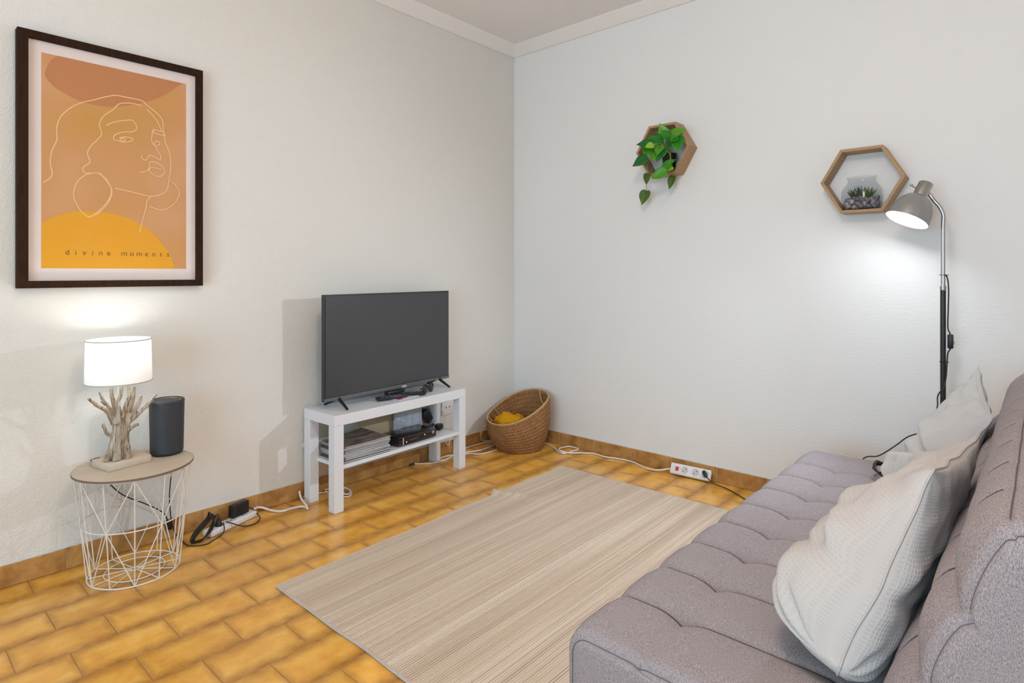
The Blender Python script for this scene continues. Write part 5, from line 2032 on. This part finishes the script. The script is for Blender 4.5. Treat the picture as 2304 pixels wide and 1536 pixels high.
# ------------------------------------------------------------------ cushions
def cushion(label, NB, NT, FT, FB, tf, tb, mat, seed, fold=1.0, drop=1.0):
    NB, NT, FT, FB = map(Vector, (NB, NT, FT, FB))
    cen = (NB + NT + FT + FB) / 4
    root = thing('cushion', label, 'cushion', (cen.x, cen.y, min(NB.z, FB.z)), 'waffle cushions on the sofa')
    N = 64
    U = (FB - NB + FT - NT).normalized()
    V = (NT - NB + FT - FB).normalized()
    nrm = V.cross(U).normalized()
    if nrm.y < 0:
        nrm = -nrm

    def pt(u, v, side):
        a, b = (u + 1) / 2, (v + 1) / 2
        # pulled-in sides leave pointed corners at the top; the filling slumps to the near bottom
        lo = 1 - sm(-1, -0.2, v)
        pu = u * (1 - 0.07 * (1 - v * v) - (0.17 if u < 0 else 0.10) * lo * abs(u) ** 3)
        pv = v * (1 - (0.07 * (1 - u * u) if v > 0 else 0.20 * abs(u) ** 5 * v ** 4))
        a, b = (pu + 1) / 2, (pv + 1) / 2
        p = NB * (1 - a) * (1 - b) + FB * a * (1 - b) + FT * a * b + NT * (1 - a) * b
        lw = 1 - sm(-0.7, 1.0, v)
        nr = 1 - sm(-0.6, 0.9, u)
        pw = 2 + 2.5 * lw
        e2 = (max(0.0, 1 - abs(u) ** pw) * max(0.0, 1 - abs(v) ** pw)) ** 0.42
        t = (tf * (0.42 + 0.58 * lw) * (0.70 + 0.42 * nr) if side > 0 else tb * (0.7 + 0.5 * lw)) * e2
        q = Vector((u * 1.7 + seed, v * 1.7, seed * 0.7))
        wr = noise.noise(q) * 0.022 + (0.5 - abs(noise.noise(q * 1.5 + Vector((3, 1, 0))))) * 0.022 * fold + noise.noise(q * 3.1) * 0.006 * fold
        # creases radiating from the corners and side seams
        for cu, cv in ((-1, -1), (-1, 1), (1, -1)):
            dx, dy = u - cu, v - cv
            d = math.hypot(dx, dy)
            ang = math.atan2(dy, dx)
            wr += (0.016 if cv < 0 else 0.006) * fold * math.sin(ang * (13 if cv < 0 else 7) + seed) * math.exp(-(d / 0.5) ** 2) * min(1, d / 0.15)
        wr += 0.008 * fold * math.sin(u * 7 + 3 * noise.noise(q * 1.4)) * (1 - v * v) * abs(v) ** 2
        wr += -0.034 * fold * math.exp(-((v - 0.10 - 0.30 * u) / 0.10) ** 2) * (1 - sm(-0.3, 0.9, u)) * sm(-1, -0.6, u)
        wr += 0.016 * fold * math.exp(-((v - 0.30 - 0.30 * u) / 0.12) ** 2) * (1 - sm(-0.3, 0.7, u))
        wr += -0.018 * fold * math.exp(-((v + 0.55 + 0.35 * u) / 0.07) ** 2) * (1 - sm(-0.5, 0.5, u))
        wr += 0.010 * fold * math.sin(u * 16 + 2 * noise.noise(q * 2)) * (1 - sm(-1.0, -0.62, v))
        t += wr * min(1.0, e2 * 1.6) * (1 if side > 0 else 0.4)
        p += nrm * t * side
        slump = (1 - sm(-1.0, -0.05, v)) * (1 - sm(-0.9, 0.7, u)) * drop
        p += Vector((-0.030, 0.020, -0.042)) * slump
        # seam line itself ripples
        rim = max(abs(u), abs(v))
        p += nrm * (0.005 * fold * noise.noise(Vector((u * 3 + seed, v * 3, 9.0))) * sm(0.75, 1.0, rim))
        return p
    for side, nm in ((1, 'front_panel'), (-1, 'back_panel')):
        verts, faces = [], []
        for j in range(N + 1):
            for i in range(N + 1):
                u, v = -1 + 2 * i / N, -1 + 2 * j / N
                u = math.sin(u * PI / 2) * 0.6 + u * 0.4
                v = math.sin(v * PI / 2) * 0.6 + v * 0.4
                p = pt(u, v, side)
                p.z = max(p.z, 0.392)
                verts.append(tuple(p - root.location))
        for j in range(N):
            for i in range(N):
                a = j * (N + 1) + i
                q = (a, a + 1, a + N + 2, a + N + 1)
                faces.append(q)
        me = bpy.data.meshes.new(nm)
        me.from_pydata(verts, [], faces)
        me.update()
        nr = me.polygons[len(me.polygons) // 2 + N // 2].normal
        if nr.dot(nrm) * side < 0:
            me.flip_normals()
        uvl = me.uv_layers.new(name='uv')
        for poly in me.polygons:
            for li, vi in zip(poly.loop_indices, poly.vertices):
                i, j = vi % (N + 1), vi // (N + 1)
                uvl.data[li].uv = (i / N * 1.0, j / N * 1.0)
        me.polygons.foreach_set('use_smooth', [True] * len(me.polygons))
        obj(nm, me, mat, root)
    # piped seam
    ring = []
    for k in range(200):
        s = k / 200 * 4
        if s < 1: u, v = -1 + 2 * s, -1
        elif s < 2: u, v = 1, -1 + 2 * (s - 1)
        elif s < 3: u, v = 1 - 2 * (s - 2), 1
        else: u, v = -1, 1 - 2 * (s - 3)
        p = pt(u, v, 1)
        p.z = max(p.z, 0.394)
        ring.append(p)
    g = G(); g.tube(ring, 0.0026, 6, closed=True)
    obj('seam_edge', g, mat, root)


cushion('large cream waffle cushion leaning on the backrest nearest the camera', (-2.03, -2.50, .43), (-1.74, -2.612, .745), (-1.32, -2.652, .735), (-1.42, -2.52, .405), 0.16, 0.05, M['waffle'], 1.3, 1.0, 0.55)
cushion('pale grey waffle cushion at the far end of the sofa by the lamp pole', (-1.00, -2.50, .42), (-.90, -2.655, .70), (-.56, -2.600, .80), (-.65, -2.49, .42), 0.12, 0.045, M['waffle_grey'], 5.1, 1.3, 0.3)

# coiled black cable lying on the seat
g = G()
pp = []
for i in range(60):
    a = i * 0.62
    pp.append((-0.62 + 0.055 * math.cos(a) * (1 + 0.15 * math.sin(i)), -2.335 + 0.030 * math.sin(a) * (1 + 0.2 * math.sin(i * 1.3)), 0.400 + 0.014 * (0.5 + 0.5 * math.sin(i * 0.9)) + 0.018 * max(0.0, math.sin(a))))
g.tube(smooth_path(pp, 3), 0.0022, 6)
tag(obj('coiled_cable', g, M['black_cable']), 'small coil of thin black cable on the seat between the two cushions', 'cable')
